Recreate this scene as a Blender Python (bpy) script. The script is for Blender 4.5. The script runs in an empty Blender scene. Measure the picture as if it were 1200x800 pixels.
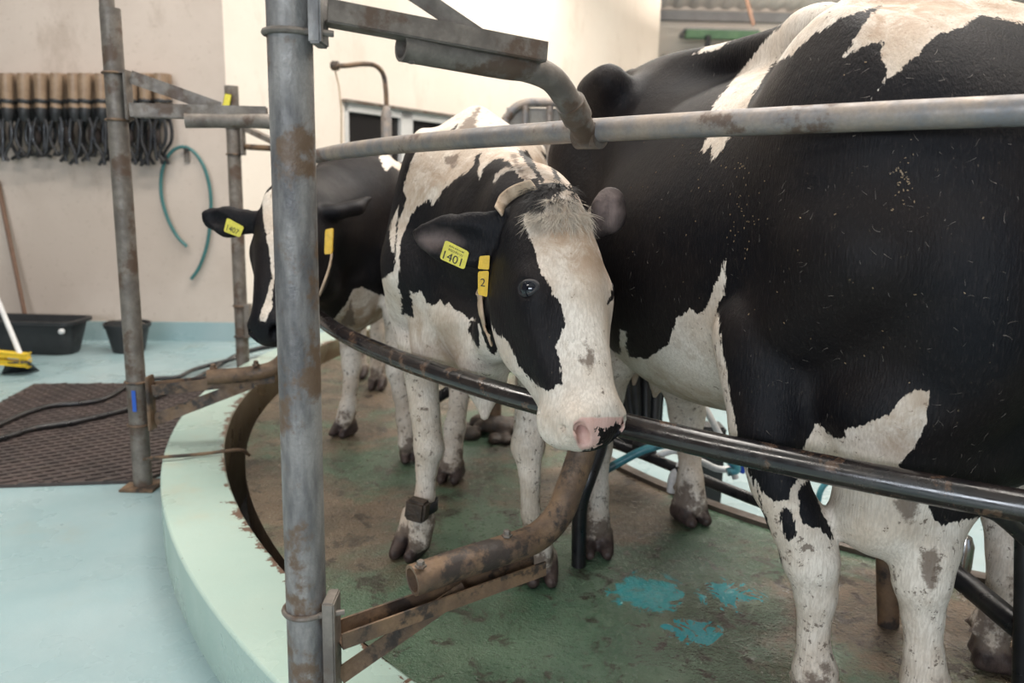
import bpy, bmesh, math, random
import numpy as np
from mathutils import Vector, Matrix, Quaternion, noise as mnoise
random.seed(7)
SC = bpy.context.scene
COL = SC.collection

# ------------------------------------------------------------------ camera geometry (survey of the place)
FPX, PITCH, ROLL, EYE = 920.0, 11.08, 1.4, 1.2
_p, _r = math.radians(PITCH), math.radians(ROLL)
_f = np.array([0, math.cos(_p), -math.sin(_p)]); _x = np.array([1., 0, 0]); _u = np.cross(_x, _f)
CX = math.cos(_r)*_x + math.sin(_r)*_u; CU = -math.sin(_r)*_x + math.cos(_r)*_u
EYEP = np.array([0, 0, EYE])
def ray(px, py): return _f + CX*(px-600)/FPX - CU*(py-400)/FPX
def atz(px, py, z): d = ray(px, py); return EYEP + d*(z-EYE)/d[2]
def aty(px, py, y): d = ray(px, py); return EYEP + d*y/d[1]
def dep(p): return float((np.asarray(p, float)-EYEP) @ _f)
def bearing(V):
    v = V - EYEP; d = v @ _f
    return 600+FPX*(v @ CX)/d, 400-FPX*(v @ CU)/d, d
RC = np.array([2.54, 4.47])       # centre of the rotary platform
def on_ring(px, py, R, far=False):
    d = ray(px, py); a = d[0]**2+d[1]**2; b = -2*(d[0]*RC[0]+d[1]*RC[1]); c = RC@RC-R*R
    D = max(b*b-4*a*c, 0)
    return EYEP + d*((-b+(1 if far else -1)*math.sqrt(D))/2/a)
def ringp(R, deg, z): return np.array([RC[0]+R*math.cos(math.radians(deg)), RC[1]+R*math.sin(math.radians(deg)), z])

# ------------------------------------------------------------------ naming helpers
def tag(o, label=None, cat=None, group=None, kind=None):
    if label: o['label'] = label
    if cat: o['category'] = cat
    if group: o['group'] = group
    if kind: o['kind'] = kind
    return o
def empty(name, loc, label, cat, group=None):
    o = bpy.data.objects.new(name, None); COL.objects.link(o); o.location = Vector(loc)
    o.empty_display_size = .1
    return tag(o, label, cat, group)
def link(name, me, mat, parent=None, loc=None):
    o = bpy.data.objects.new(name, me); COL.objects.link(o)
    if mat: me.materials.append(mat)
    if parent:
        o.parent = parent
        o.matrix_parent_inverse = Matrix.Translation(-Vector(parent_loc(parent)))
    return o
def parent_loc(p):
    l = Vector(p.location)
    q = p
    return l if p.parent is None else l + (parent_loc(p.parent) if False else Vector((0, 0, 0)))
class MB:
    """collects shapes in world coordinates, links them as one mesh object"""
    def __init__(s): s.bm = bmesh.new()
    def box(s, a, b, bev=0):
        a, b = Vector(a), Vector(b)
        r = bmesh.ops.create_cube(s.bm, size=1); vs = r['verts']
        for v in vs: v.co = Vector(((a+b)/2)) + Vector((v.co.x*(b.x-a.x), v.co.y*(b.y-a.y), v.co.z*(b.z-a.z)))
        if bev: bmesh.ops.bevel(s.bm, geom=list({e for v in vs for e in v.link_edges}), offset=bev, segments=2, affect='EDGES')
        return s
    def obox(s, c, ax, ay, az, bev=0):
        """oriented box: centre and three half-axis vectors"""
        c, ax, ay, az = Vector(c), Vector(ax), Vector(ay), Vector(az)
        r = bmesh.ops.create_cube(s.bm, size=2); vs = r['verts']
        for v in vs: v.co = c + ax*v.co.x + ay*v.co.y + az*v.co.z
        if bev: bmesh.ops.bevel(s.bm, geom=list({e for v in vs for e in v.link_edges}), offset=bev, segments=2, affect='EDGES')
        return s
    def beam(s, a, b, w, h, up=(0, 0, 1), bev=0):
        a, b = Vector(a), Vector(b); d = (b-a); L = d.length; d.normalize()
        sd = d.cross(Vector(up)).normalized(); uu = sd.cross(d).normalized()
        return s.obox((a+b)/2, d*L/2, sd*w/2, uu*h/2, bev)
    def tube(s, pts, r, n=16, cap=True, hollow=0):
        pts = [Vector(p) for p in pts]; rs = r if isinstance(r, (list, tuple)) else [r]*len(pts)
        T = []
        for i in range(len(pts)):
            a = pts[max(i-1, 0)]; b = pts[min(i+1, len(pts)-1)]; T.append((b-a).normalized())
        up = Vector((0, 0, 1)) if abs(T[0].z) < .9 else Vector((1, 0, 0))
        N = T[0].cross(up).normalized()
        def ring(i, rad, off=0.0):
            nonlocal N
            N = (N - T[i]*N.dot(T[i])).normalized(); B = T[i].cross(N)
            return [s.bm.verts.new(pts[i]+(N*math.cos(2*math.pi*k/n)+B*math.sin(2*math.pi*k/n))*rad + T[i]*off) for k in range(n)]
        R = [ring(i, rs[i]) for i in range(len(pts))]
        for i in range(len(R)-1):
            for k in range(n): s.bm.faces.new((R[i][k], R[i][(k+1) % n], R[i+1][(k+1) % n], R[i+1][k]))
        if hollow:
            for end, i in ((0, 0), (1, len(pts)-1)):
                N0 = N
                sg = 1 if end == 0 else -1
                N = (N - T[i]*N.dot(T[i])).normalized()
                o = R[i]; cc = pts[i]
                inn = [s.bm.verts.new(cc+(v.co-cc)*(1-hollow)) for v in o]
                dp = [s.bm.verts.new(cc+(v.co-cc)*(1-hollow)+T[i]*sg*rs[i]*4) for v in o]
                for k in range(n):
                    q = (o[k], inn[k], inn[(k+1) % n], o[(k+1) % n]); q2 = (inn[k], dp[k], dp[(k+1) % n], inn[(k+1) % n])
                    if end: q = q[::-1]; q2 = q2[::-1]
                    s.bm.faces.new(q); s.bm.faces.new(q2)
                s.bm.faces.new(dp if end else dp[::-1])
        elif cap:
            s.bm.faces.new(R[0][::-1]); s.bm.faces.new(R[-1])
        return s
    def lathe(s, base, prof, n=24, axis=(0, 0, 1), cap=True):
        base = Vector(base); q = Vector((0, 0, 1)).rotation_difference(Vector(axis).normalized())
        R = [[s.bm.verts.new(base + q @ Vector((r*math.cos(2*math.pi*k/n), r*math.sin(2*math.pi*k/n), z))) for k in range(n)] for r, z in prof]
        for i in range(len(R)-1):
            for k in range(n): s.bm.faces.new((R[i][k], R[i][(k+1) % n], R[i+1][(k+1) % n], R[i+1][k]))
        if cap: s.bm.faces.new(R[0][::-1]); s.bm.faces.new(R[-1])
        return s
    def poly(s, pts, thick=None):
        vs = [s.bm.verts.new(Vector(p)) for p in pts]; f = s.bm.faces.new(vs)
        if thick is not None:
            r = bmesh.ops.extrude_face_region(s.bm, geom=[f])
            for v in r['geom']:
                if isinstance(v, bmesh.types.BMVert): v.co += Vector(thick)
        return s
    def grid(s, P):
        """P: 2-D list of points"""
        V = [[s.bm.verts.new(Vector(p)) for p in row] for row in P]
        for i in range(len(V)-1):
            for j in range(len(V[0])-1): s.bm.faces.new((V[i][j], V[i][j+1], V[i+1][j+1], V[i+1][j]))
        return s
    def build(s, name, mat, parent=None, smooth=True, origin=None):
        bmesh.ops.recalc_face_normals(s.bm, faces=s.bm.faces)
        me = bpy.data.meshes.new(name)
        if parent is None and origin is None:
            xs = [v.co for v in s.bm.verts]
            origin = Vector((sum(v.x for v in xs)/len(xs), sum(v.y for v in xs)/len(xs), min(v.z for v in xs)))
        if parent is None:
            bmesh.ops.translate(s.bm, verts=s.bm.verts, vec=-Vector(origin))
        else:
            bmesh.ops.translate(s.bm, verts=s.bm.verts, vec=-world_loc(parent))
        s.bm.to_mesh(me); s.bm.free()
        o = bpy.data.objects.new(name, me); COL.objects.link(o)
        if mat: me.materials.append(mat)
        if parent is None: o.location = origin
        else: o.parent = parent
        if smooth:
            me.polygons.foreach_set('use_smooth', [True]*len(me.polygons))
            me.set_sharp_from_angle(angle=math.radians(38))
        return o
def world_loc(o):
    l = Vector(o.location)
    return l + (world_loc(o.parent) if o.parent else Vector((0, 0, 0)))
def bez(P, n=12, closed=False):
    """Catmull-Rom through P"""
    P = [Vector(p) for p in P]; out = []
    m = len(P)
    for i in range(m-1):
        a = P[i-1] if i > 0 else P[0]*2-P[1]; b = P[i]; c = P[i+1]; d = P[i+2] if i+2 < m else P[-1]*2-P[-2]
        for k in range(n):
            t = k/n
            out.append(.5*((2*b)+(c-a)*t+(2*a-5*b+4*c-d)*t*t+(3*b-a-3*c+d)*t**3))
    out.append(P[-1]); return out

# ------------------------------------------------------------------ implicit surface modeller for the animals
class Field:
    def __init__(s):
        s.pr = []
    def cone(s, a, b, ra, rb, k=.03, g='body', flat=None, sub=False):
        """round cone; flat=(direction, factor<1) squashes it along a direction"""
        s.pr.append(('c', np.array(a, float), np.array(b, float), ra, rb, k, g, flat, sub)); return s
    def ell(s, c, r, k=.03, g='body', R=None, sub=False):
        s.pr.append(('e', np.array(c, float), np.array(r, float), None if R is None else np.array(R, float), None, k, g, None, sub)); return s
    def chain(s, pts, k=.03, g='body', flat=None):
        for (a, ra), (b, rb) in zip(pts[:-1], pts[1:]): s.cone(a, b, ra, rb, k, g, flat)
        return s
    @staticmethod
    def dist(p, X, Y, Z):
        if p[0] == 'c':
            _, a, b, ra, rb, k, g, flat, sub = p
            ba = b-a
            PX, PY, PZ = X-a[0], Y-a[1], Z-a[2]
            if flat is not None:
                d = np.array(flat[0], float); d /= np.linalg.norm(d); m = 1/flat[1]-1
                t = (PX*d[0]+PY*d[1]+PZ*d[2])*m
                PX = PX+t*d[0]; PY = PY+t*d[1]; PZ = PZ+t*d[2]
                ba = ba+d*(ba@d)*m
            L2 = ba@ba
            h = np.clip((PX*ba[0]+PY*ba[1]+PZ*ba[2])/max(L2, 1e-9), 0, 1)
            q = np.sqrt((PX-h*ba[0])**2+(PY-h*ba[1])**2+(PZ-h*ba[2])**2)-(ra+(rb-ra)*h)
            return q if flat is None else q*(.5+.5*flat[1])
        _, c, r, R, _, k, g, _, sub = p
        PX, PY, PZ = X-c[0], Y-c[1], Z-c[2]
        if R is not None:
            PX, PY, PZ = (PX*R[0][0]+PY*R[0][1]+PZ*R[0][2], PX*R[1][0]+PY*R[1][1]+PZ*R[1][2], PX*R[2][0]+PY*R[2][1]+PZ*R[2][2])
        k0 = np.sqrt((PX/r[0])**2+(PY/r[1])**2+(PZ/r[2])**2)
        k1 = np.sqrt((PX/r[0]**2)**2+(PY/r[1]**2)**2+(PZ/r[2]**2)**2)
        return k0*(k0-1)/np.maximum(k1, 1e-6)
    @staticmethod
    def bounds(p):
        if p[0] == 'c':
            m = max(p[3], p[4]); return np.minimum(p[1], p[2])-m, np.maximum(p[1], p[2])+m
        m = p[2].max() if p[3] is not None else p[2]
        return p[1]-m, p[1]+m
    def mesh(s, h=.011, fine=None, hf=.005, box=None):
        lo = np.min([s.bounds(p)[0] for p in s.pr if not p[8]], axis=0)-.03
        hi = np.max([s.bounds(p)[1] for p in s.pr if not p[8]], axis=0)+.03
        if box: lo = np.maximum(lo, box[0]); hi = np.minimum(hi, box[1])
        ax = []
        for i in range(3):
            xs = [lo[i]]
            while xs[-1] < hi[i]:
                x = xs[-1]; st = h
                for f in (fine or []):
                    if f[0][i]-.02 < x < f[1][i]: st = f[2] if len(f) > 2 else hf
                xs.append(x+st)
            ax.append(np.array(xs))
        n = [len(a) for a in ax]
        D = .2
        Fv = np.full(n, D, np.float32)
        for p in s.pr:
            a, b = s.bounds(p); k = p[5]; m = k+.05
            sl = tuple(slice(max(np.searchsorted(ax[i], a[i]-m)-1, 0), np.searchsorted(ax[i], b[i]+m)+1) for i in range(3))
            if any(q.stop-q.start < 1 for q in sl): continue
            X = ax[0][sl[0]][:, None, None].astype(np.float32); Y = ax[1][sl[1]][None, :, None].astype(np.float32); Z = ax[2][sl[2]][None, None, :].astype(np.float32)
            d = np.minimum(s.dist(p, X, Y, Z), D).astype(np.float32)
            o = Fv[sl]
            if p[8]:
                hh = np.maximum(k-np.abs(o+d), 0)/k; Fv[sl] = np.maximum(o, -d)+hh*hh*k*.25
            else:
                hh = np.maximum(k-np.abs(o-d), 0)/k; Fv[sl] = np.minimum(o, d)-hh*hh*k*.25
        # naive surface nets
        S = Fv < 0
        nx, ny, nz = n
        cnt = np.zeros((nx-1, ny-1, nz-1), np.uint8)
        for dx in (0, 1):
            for dy in (0, 1):
                for dz in (0, 1): cnt += S[dx:nx-1+dx, dy:ny-1+dy, dz:nz-1+dz]
        act = (cnt > 0) & (cnt < 8)
        ci = np.argwhere(act); N = len(ci)
        idx = np.full(act.shape, -1, np.int32); idx[act] = np.arange(N)
        acc = np.zeros((N, 3)); w = np.zeros(N)
        A = [a.astype(np.float64) for a in ax]
        for e in range(3):
            o1, o2 = [(1, 2), (0, 2), (0, 1)][e]
            for u in (0, 1):
                for v in (0, 1):
                    c0 = ci.copy(); c0[:, o1] += u; c0[:, o2] += v; c1 = c0.copy(); c1[:, e] += 1
                    f0 = Fv[c0[:, 0], c0[:, 1], c0[:, 2]]; f1 = Fv[c1[:, 0], c1[:, 1], c1[:, 2]]
                    m = (f0 < 0) != (f1 < 0)
                    t = np.where(m, f0/np.where(m, f0-f1, 1), 0)
                    P = np.stack([A[i][c0[:, i]] for i in range(3)], 1)
                    P[:, e] += t*(A[e][c1[:, e]]-A[e][c0[:, e]])
                    acc += P*m[:, None]; w += m
        V = acc/w[:, None]
        quads = []
        for e in range(3):
            o1, o2 = [(1, 2), (2, 0), (0, 1)][e]
            sl0 = [slice(None)]*3; sl1 = [slice(None)]*3
            sl0[e] = slice(0, n[e]-1); sl1[e] = slice(1, n[e])
            s0 = S[tuple(sl0)]; s1 = S[tuple(sl1)]
            g = np.argwhere(s0 != s1)
            g = g[(g[:, o1] > 0) & (g[:, o2] > 0) & (g[:, o1] < n[o1]-1) & (g[:, o2] < n[o2]-1)]
            if not len(g): continue
            fl = s0[g[:, 0], g[:, 1], g[:, 2]]
            q = []
            for du, dv in ((-1, -1), (0, -1), (0, 0), (-1, 0)):
                c = g.copy(); c[:, o1] += du; c[:, o2] += dv
                q.append(idx[c[:, 0], c[:, 1], c[:, 2]])
            q = np.stack(q, 1)
            q[~fl] = q[~fl][:, ::-1]
            quads.append(q)
        Q = np.concatenate(quads); Q = Q[(Q >= 0).all(1)]
        # light relaxation
        E = np.concatenate([Q[:, [0, 1]], Q[:, [1, 2]], Q[:, [2, 3]], Q[:, [3, 0]]]); E = np.concatenate([E, E[:, ::-1]])
        deg = np.bincount(E[:, 0], minlength=N).astype(float)
        for lam in (.6, .6, .5):
            sm = np.stack([np.bincount(E[:, 0], weights=V[E[:, 1], i], minlength=N) for i in range(3)], 1)/np.maximum(deg, 1)[:, None]
            V = V + (sm-V)*lam
        return V, Q
    def label(s, V):
        names = sorted({p[6] for p in s.pr if not p[8]})
        best = {g: np.full(len(V), 9.) for g in names}
        for p in s.pr:
            if p[8]: continue
            a, b = s.bounds(p)
            m = ((V > a-.12) & (V < b+.12)).all(1)
            if m.any():
                d = s.dist(p, V[m, 0], V[m, 1], V[m, 2]); best[p[6]][m] = np.minimum(best[p[6]][m], d)
        return names, np.stack([best[g] for g in names], 1)

def poly_sdf(px, py, poly):
    """signed distance, positive inside"""
    P = np.array(poly, float); d = np.full(px.shape, 1e9); ins = np.zeros(px.shape, bool)
    for i in range(len(P)):
        a, b = P[i], P[(i+1) % len(P)]; e = b-a
        wx, wy = px-a[0], py-a[1]
        t = np.clip((wx*e[0]+wy*e[1])/max(e@e, 1e-9), 0, 1)
        d = np.minimum(d, (wx-e[0]*t)**2+(wy-e[1]*t)**2)
        c = ((a[1] <= py) & (py < b[1])) | ((b[1] <= py) & (py < a[1]))
        with np.errstate(divide='ignore', invalid='ignore'):
            xi = a[0]+(py-a[1])*(e[0])/(e[1] if e[1] else 1e-9)
        ins ^= c & (px < xi)
    d = np.sqrt(d); return np.where(ins, d, -d)
# ------------------------------------------------------------------ cattle
def unit(v): v = np.array(v, float); return v/np.linalg.norm(v)
def head(F, P0, P1, nrm, g='head', k=.03):
    """cow's head from poll P0 to nose tip P1; returns the point function H(along, toward the right side, out of the face)"""
    L = np.linalg.norm(P1-P0); S = L/.5
    a = unit(P1-P0); n = np.array(nrm, float); n = unit(n-a*(n@a)); s = np.cross(n, a)   # s: the cow's right
    H = lambda al, sd, nn: P0+(a*al+s*sd+n*nn)*S
    R = np.stack([a, s, n])
    E = lambda c, r, kk=k, sub=False: F.ell(H(*c), np.array(r)*S, kk, g, R, sub)
    C = lambda c, d, ra, rb, kk=k, flat=None, sub=False: F.cone(H(*c), H(*d), ra*S, rb*S, kk, g, flat, sub)
    E((.085, 0, -.085), (.115, .098, .105), .04)                 # brain case
    E((.02, 0, -.045), (.06, .06, .055), .04)                    # poll
    E((.15, 0, -.055), (.12, .105, .075), .04)                   # broad forehead
    for q in (1, -1):
        E((.190, .088*q, -.045), (.05, .034, .042), .03)         # brow / orbit
        E((.225, .075*q, -.120), (.12, .036, .085), .045)        # cheek
        C((.245, .078*q, -.06), (.40, .048*q, -.055), .03, .026, .04)   # facial crest
    C((.16, 0, -.075), (.42, 0, -.052), .088, .062, .05)         # nose bridge body
    C((.20, 0, -.030), (.43, 0, -.022), .058, .048, .04)
    C((.10, 0, -.19), (.30, 0, -.150), .072, .055, .06)          # jaw
    C((.30, 0, -.15), (.465, 0, -.095), .055, .042, .05)
    E((.455, 0, -.036), (.055, .080, .058), .035)                # muzzle
    E((.490, 0, -.045), (.032, .070, .046), .025)
    E((.475, 0, -.112), (.04, .052, .034), .02)                  # chin
    E((.455, .056, -.075), (.05, .032, .045), .02); E((.455, -.056, -.075), (.05, .032, .045), .02)   # lips
    for q in (1, -1):                                            # nostril wings, then the openings
        E((.466, .052*q, -.010), (.030, .026, .022), .02)
        C((.476, .060*q, .006), (.502, .040*q, -.012), .0115, .011, .006, None, True)
        C((.490, .046*q, -.004), (.450, .036*q, -.030), .012, .010, .006, None, True)
        C((.476, .060*q, .004), (.470, .078*q, -.030), .008, .004, .006, None, True)
    # mouth
    C((.512, 0, -.088), (.43, .082, -.088), .0035, .003, .006, None, True); C((.512, 0, -.088), (.43, -.082, -.088), .0035, .003, .006, None, True)
    for q in (1, -1):                                            # eye sockets with lids
        E((.184, .121*q, -.030), (.018, .012, .015), .012, True)
    return H, R, S

def trunk(F, O, hd, S=1.0, width=1.0, drop=0.0):
    h = unit([hd[0], hd[1], 0]); l = np.array([-h[1], h[0], 0]); z = np.array([0, 0, 1.])
    O = np.array([O[0], O[1], 0.])
    P = lambda f, s, u: O+(h*f+l*s*width+z*u)*S
    R = np.stack([h, l, z])
    E = lambda c, r, k=.08, g='body', sub=False, RR=None: F.ell(P(*c), np.array(r)*S*np.array([1, width, 1]), k*S, g, R if RR is None else RR, sub)
    C = lambda c, d, ra, rb, k=.06, g='body', flat=None: F.cone(P(*c), P(*d), ra*S, rb*S, k*S, g, flat)
    E((.02, 0, .965), (.66, .325, .36), .1)          # barrel
    E((-.12, 0, .88), (.50, .345, .31), .1)         # paunch
    E((.40, 0, .995), (.32, .225, .355), .1)         # chest
    E((.30, 0, .78), (.34, .18, .22), .1)
    E((.60, 0, .86), (.14, .125, .22), .08)         # breast
    E((-.50, 0, 1.16), (.34, .235, .24), .1)        # loin / rump
    C((.34, 0, 1.42), (.12, 0, 1.40), .022, .022, .06)      # withers
    C((.14, 0, 1.395), (-.76, 0, 1.40), .030, .032, .10)      # spine
    for q in (1, -1):
        C((-.44, .24*q, 1.345), (-.54, .24*q, 1.325), .046, .046, .06)      # hook bones
        C((-.50, .2*q, 1.30), (-.80, .11*q, 1.29), .055, .045, .09)
        E((-.80, .115*q, 1.285), (.055, .05, .05), .05)                        # pins
        C((-.66, .175*q, 1.14), (-.47, .205*q, .86), .145, .10, .09, 'thigh')  # thigh
        C((.30, .085*q, 1.34), (.50, .185*q, .98), .055, .10, .08, 'shoulder')    # shoulder blade
        E((.42, .175*q, 1.10), (.15, .07, .27), .08, 'shoulder')
        C((.56, .175*q, .95), (.43, .20*q, .83), .095, .085, .06, 'shoulder')
    C((-.80, 0, 1.39), (-.90, 0, 1.22), .03, .026, .05, 'body'); C((-.90, 0, 1.22), (-.90, 0, .62), .022, .014, .02, 'body'); E((-.90, 0, .52), (.04, .04, .12), .03, 'body')
    E((-.42, 0, .64), (.19, .14, .13), .08, 'udder')
    for sx in (-.34, -.48):
        for sy in (.07, -.07): C((sx, sy, .57), (sx, sy*1.15, .475), .018, .012, .02, 'udder')
    return P, R

def pxchain(F, pts, g, k=.02):
    """limb described by surveyed joints (x, y, distance, half-width)"""
    Q = []
    for px, py, y, r in pts:
        p = aty(px, py, y); Q.append((p, r*dep(p)/FPX))
    F.chain(Q, k, g); return Q
def hoof(F, c, h, g, S=1.0, wide=.032):
    """cloven hoof at ground point c with heading h"""
    h = unit([h[0], h[1], 0]); l = np.array([-h[1], h[0], 0]); z = np.array([0, 0, 1.])
    c = np.array([c[0], c[1], 0.])
    for q in (1, -1):
        o = l*q*wide*S
        F.cone(c+o*.98+z*.030*S-h*.035*S, c+o*.92+z*.020*S+h*.055*S, .034*S, .022*S, .005, g, None)
        F.cone(c+o*.95+z*.065*S-h*.03*S, c+o*.95+z*.035*S+h*.02*S, .031*S, .027*S, .005, g)
        F.cone(c+o*.8+z*.11*S-h*.055*S, c+o*.9+z*.10*S-h*.075*S, .016*S, .012*S, .01, g)     # dew claws
    F.cone(c+z*.135*S-h*.03*S, c+z*.10*S-h*.015*S, .04*S, .042*S, .02, g)
    F.cone(c+z*.055*S+h*.09*S, c+z*.01*S+h*.02*S, .005*S, .007*S, .004, g, None, True); F.cone(c+z*.085*S+h*.05*S, c+z*.05*S+h*.04*S, .003*S, .006*S, .004, g, None, True)
    F.ell(c-z*.06*S, np.array([.3, .3, .06])*S, .002, g, None, True)         # flat sole

def make_cow(name, F, base, polys, h, fine, label, dirt_z=.25, hoof_z=.075, extra=None):
    V, Q = F.mesh(h, fine)
    V = np.asarray(V)
    names, D = F.label(V)
    L = np.argmin(D, 1)
    px, py, dp = bearing(V)
    m = px_m = dp/FPX
    coat = np.zeros(len(V))
    for gi, g in enumerate(names):
        sel = L == gi
        if not sel.any(): continue
        x, y = px[sel], py[sel]
        b = base.get(g, base['*'])                    # True: white ground colour
        c = np.full(sel.sum(), 40.0 if b else -40.0)
        for gs, white, pl in polys:
            if g in gs.split():
                d = poly_sdf(x, y, pl)
                c = np.maximum(c, d) if white else np.minimum(c, -d)
        coat[sel] = np.clip(c, -40, 40)*px_m[sel]
    org = Vector((float(V[:, 0].mean()), float(V[:, 1].mean()), 0))
    W = V-np.array(org)
    me = bpy.data.meshes.new(name)
    me.vertices.add(len(W)); me.vertices.foreach_set('co', W.astype(np.float32).ravel())
    me.loops.add(len(Q)*4); me.loops.foreach_set('vertex_index', Q.astype(np.int32).ravel())
    me.polygons.add(len(Q)); me.polygons.foreach_set('loop_start', np.arange(0, len(Q)*4, 4, dtype=np.int32))
    me.polygons.foreach_set('loop_total', np.full(len(Q), 4, np.int32)) if False else None
    me.polygons.foreach_set('use_smooth', np.ones(len(Q), bool))
    me.update(calc_edges=True); me.validate()
    def attr(n, a):
        t = me.attributes.new(n, 'FLOAT', 'POINT'); t.data.foreach_set('value', np.asarray(a, np.float32))
    attr('coat', coat)
    legs = np.array([g.startswith('leg') or g.startswith('hoof') for g in names])[L]
    hf = np.array([g.startswith('hoof') for g in names])[L]
    attr('hoof', np.where(hf, np.clip((hoof_z-V[:, 2])/.015, 0, 1), 0))
    attr('dirt', np.where(legs, np.clip((dirt_z-V[:, 2])/.25, 0, 1), 0))
    pk = np.zeros(len(V)); mk = np.zeros(len(V)); er = np.zeros(len(V)); tn = np.zeros(len(V))
    for nm, gs, pl in (extra or []):
        sel = np.isin(L, [i for i, g in enumerate(names) if g in gs.split()])
        d = np.full(len(V), -40.); d[sel] = poly_sdf(px[sel], py[sel], pl)
        v = np.clip(d*px_m/(.006 if nm == 'pink' else .022)*.5+.5, 0, 1)
        if nm == 'tan':
            tn = np.maximum(tn, np.clip(d*px_m/.05*.5+.5, 0, 1)); continue
        if nm == 'ear':
            er = np.maximum(er, np.clip(d*px_m/.016*.5+.5, 0, 1)); continue
        if nm == 'pink': pk = np.maximum(pk, v)
        else: mk = np.maximum(mk, v)
    attr('legs', legs.astype(float)); attr('pink', pk); attr('mark', mk); attr('earskin', er); attr('tan', tn)
    o = bpy.data.objects.new(name, me); COL.objects.link(o); o.location = org
    me.materials.append(MAT['coat'])
    tag(o, label, 'cow')
    return o
# ------------------------------------------------------------------ materials (all procedural)
MAT = {}
class NT:
    def __init__(s, name):
        s.m = bpy.data.materials.new(name); s.m.use_nodes = True; s.t = s.m.node_tree; s.t.nodes.clear()
        s.out = s.n('ShaderNodeOutputMaterial'); s.b = s.n('ShaderNodeBsdfPrincipled'); s.l(s.b.outputs[0], s.out.inputs[0])
        s.tc = s.n('ShaderNodeTexCoord'); s.co = s.tc.outputs['Object']
        MAT[name] = s.m
    def n(s, t, **k):
        x = s.t.nodes.new(t)
        for a, b in k.items(): setattr(x, a, b)
        return x
    def l(s, a, b): s.t.links.new(a, b)
    def v(s, sock, val):
        if isinstance(val, (int, float)): sock.default_value = val
        elif isinstance(val, tuple): sock.default_value = val if len(val) == 4 or sock.type == 'VECTOR' else val+(1,)
        else: s.l(val, sock)
    def math(s, op, a, b=0.0, c=0.0, clamp=False):
        x = s.n('ShaderNodeMath', operation=op, use_clamp=clamp); s.v(x.inputs[0], a); s.v(x.inputs[1], b)
        if len(x.inputs) > 2: s.v(x.inputs[2], c)
        return x.outputs[0]
    def noise(s, scale, detail=4, rough=.55, vec=None, stretch=None, dist=0.0):
        x = s.n('ShaderNodeTexNoise'); x.inputs['Scale'].default_value = scale; x.inputs['Detail'].default_value = detail
        x.inputs['Roughness'].default_value = rough; x.inputs['Distortion'].default_value = dist
        v = vec or s.co
        if stretch:
            mp = s.n('ShaderNodeMapping'); mp.inputs['Scale'].default_value = stretch; s.l(v, mp.inputs[0]); v = mp.outputs[0]
        s.l(v, x.inputs[0]); return x.outputs[0]
    def ramp(s, f, lo, hi, a=0.0, b=1.0):
        x = s.n('ShaderNodeMapRange'); x.interpolation_type = 'SMOOTHSTEP'
        s.v(x.inputs[0], f); x.inputs[1].default_value = lo; x.inputs[2].default_value = hi; x.inputs[3].default_value = a; x.inputs[4].default_value = b
        return x.outputs[0]
    def mix(s, f, a, b, mode='MIX'):
        x = s.n('ShaderNodeMix', data_type='RGBA', blend_type=mode); s.v(x.inputs[0], f); s.v(x.inputs[6], a); s.v(x.inputs[7], b)
        return x.outputs[2]
    def attr(s, name):
        x = s.n('ShaderNodeAttribute', attribute_name=name); return x.outputs['Fac']
    def bump(s, h, strength, dist=.01):
        x = s.n('ShaderNodeBump'); x.inputs['Strength'].default_value = strength; x.inputs['Distance'].default_value = dist; s.v(x.inputs['Height'], h)
        s.l(x.outputs[0], s.b.inputs['Normal']); return x
    def set(s, **k):
        for a, b in k.items():
            s.v(s.b.inputs[{'color': 'Base Color', 'rough': 'Roughness', 'metal': 'Metallic', 'spec': 'Specular IOR Level', 'coatw': 'Coat Weight', 'sheen': 'Sheen Weight', 'emis': 'Emission Color', 'estr': 'Emission Strength', 'alpha': 'Alpha', 'trans': 'Transmission Weight', 'sss': 'Subsurface Weight'}[a]], b)
        return s
def worn(name, c1, c2, c3=None, scale=6, rough=(.4, .7), metal=0.0, spot=(.56, .66), bump=.15, fine=90, stretch=None, spotscale=9):
    t = NT(name)
    f = t.ramp(t.noise(scale, 6, .6, stretch=stretch), .35, .65)
    c = t.mix(f, c1, c2)
    fn = t.noise(fine, 3, .6)
    c = t.mix(t.math('MULTIPLY', t.ramp(fn, .3, .7), .35), c, tuple(x*.55 for x in c1))
    if c3:
        s = t.ramp(t.noise(spotscale, 7, .65), spot[0], spot[1]); c = t.mix(s, c, c3)
        t.set(metal=t.math('MULTIPLY', t.math('SUBTRACT', 1.0, s), metal)) if metal else None
    elif metal: t.set(metal=metal)
    t.set(color=c, rough=t.ramp(t.noise(scale*2.3, 4), .3, .7, rough[0], rough[1]))
    t.bump(t.math('ADD', t.math('MULTIPLY', fn, .4), t.noise(scale*4, 5)), bump, .004)
    return t
def plain(name, c, rough=.5, metal=0.0, **k):
    t = NT(name); t.set(color=c, rough=rough, metal=metal, **k); return t

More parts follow.
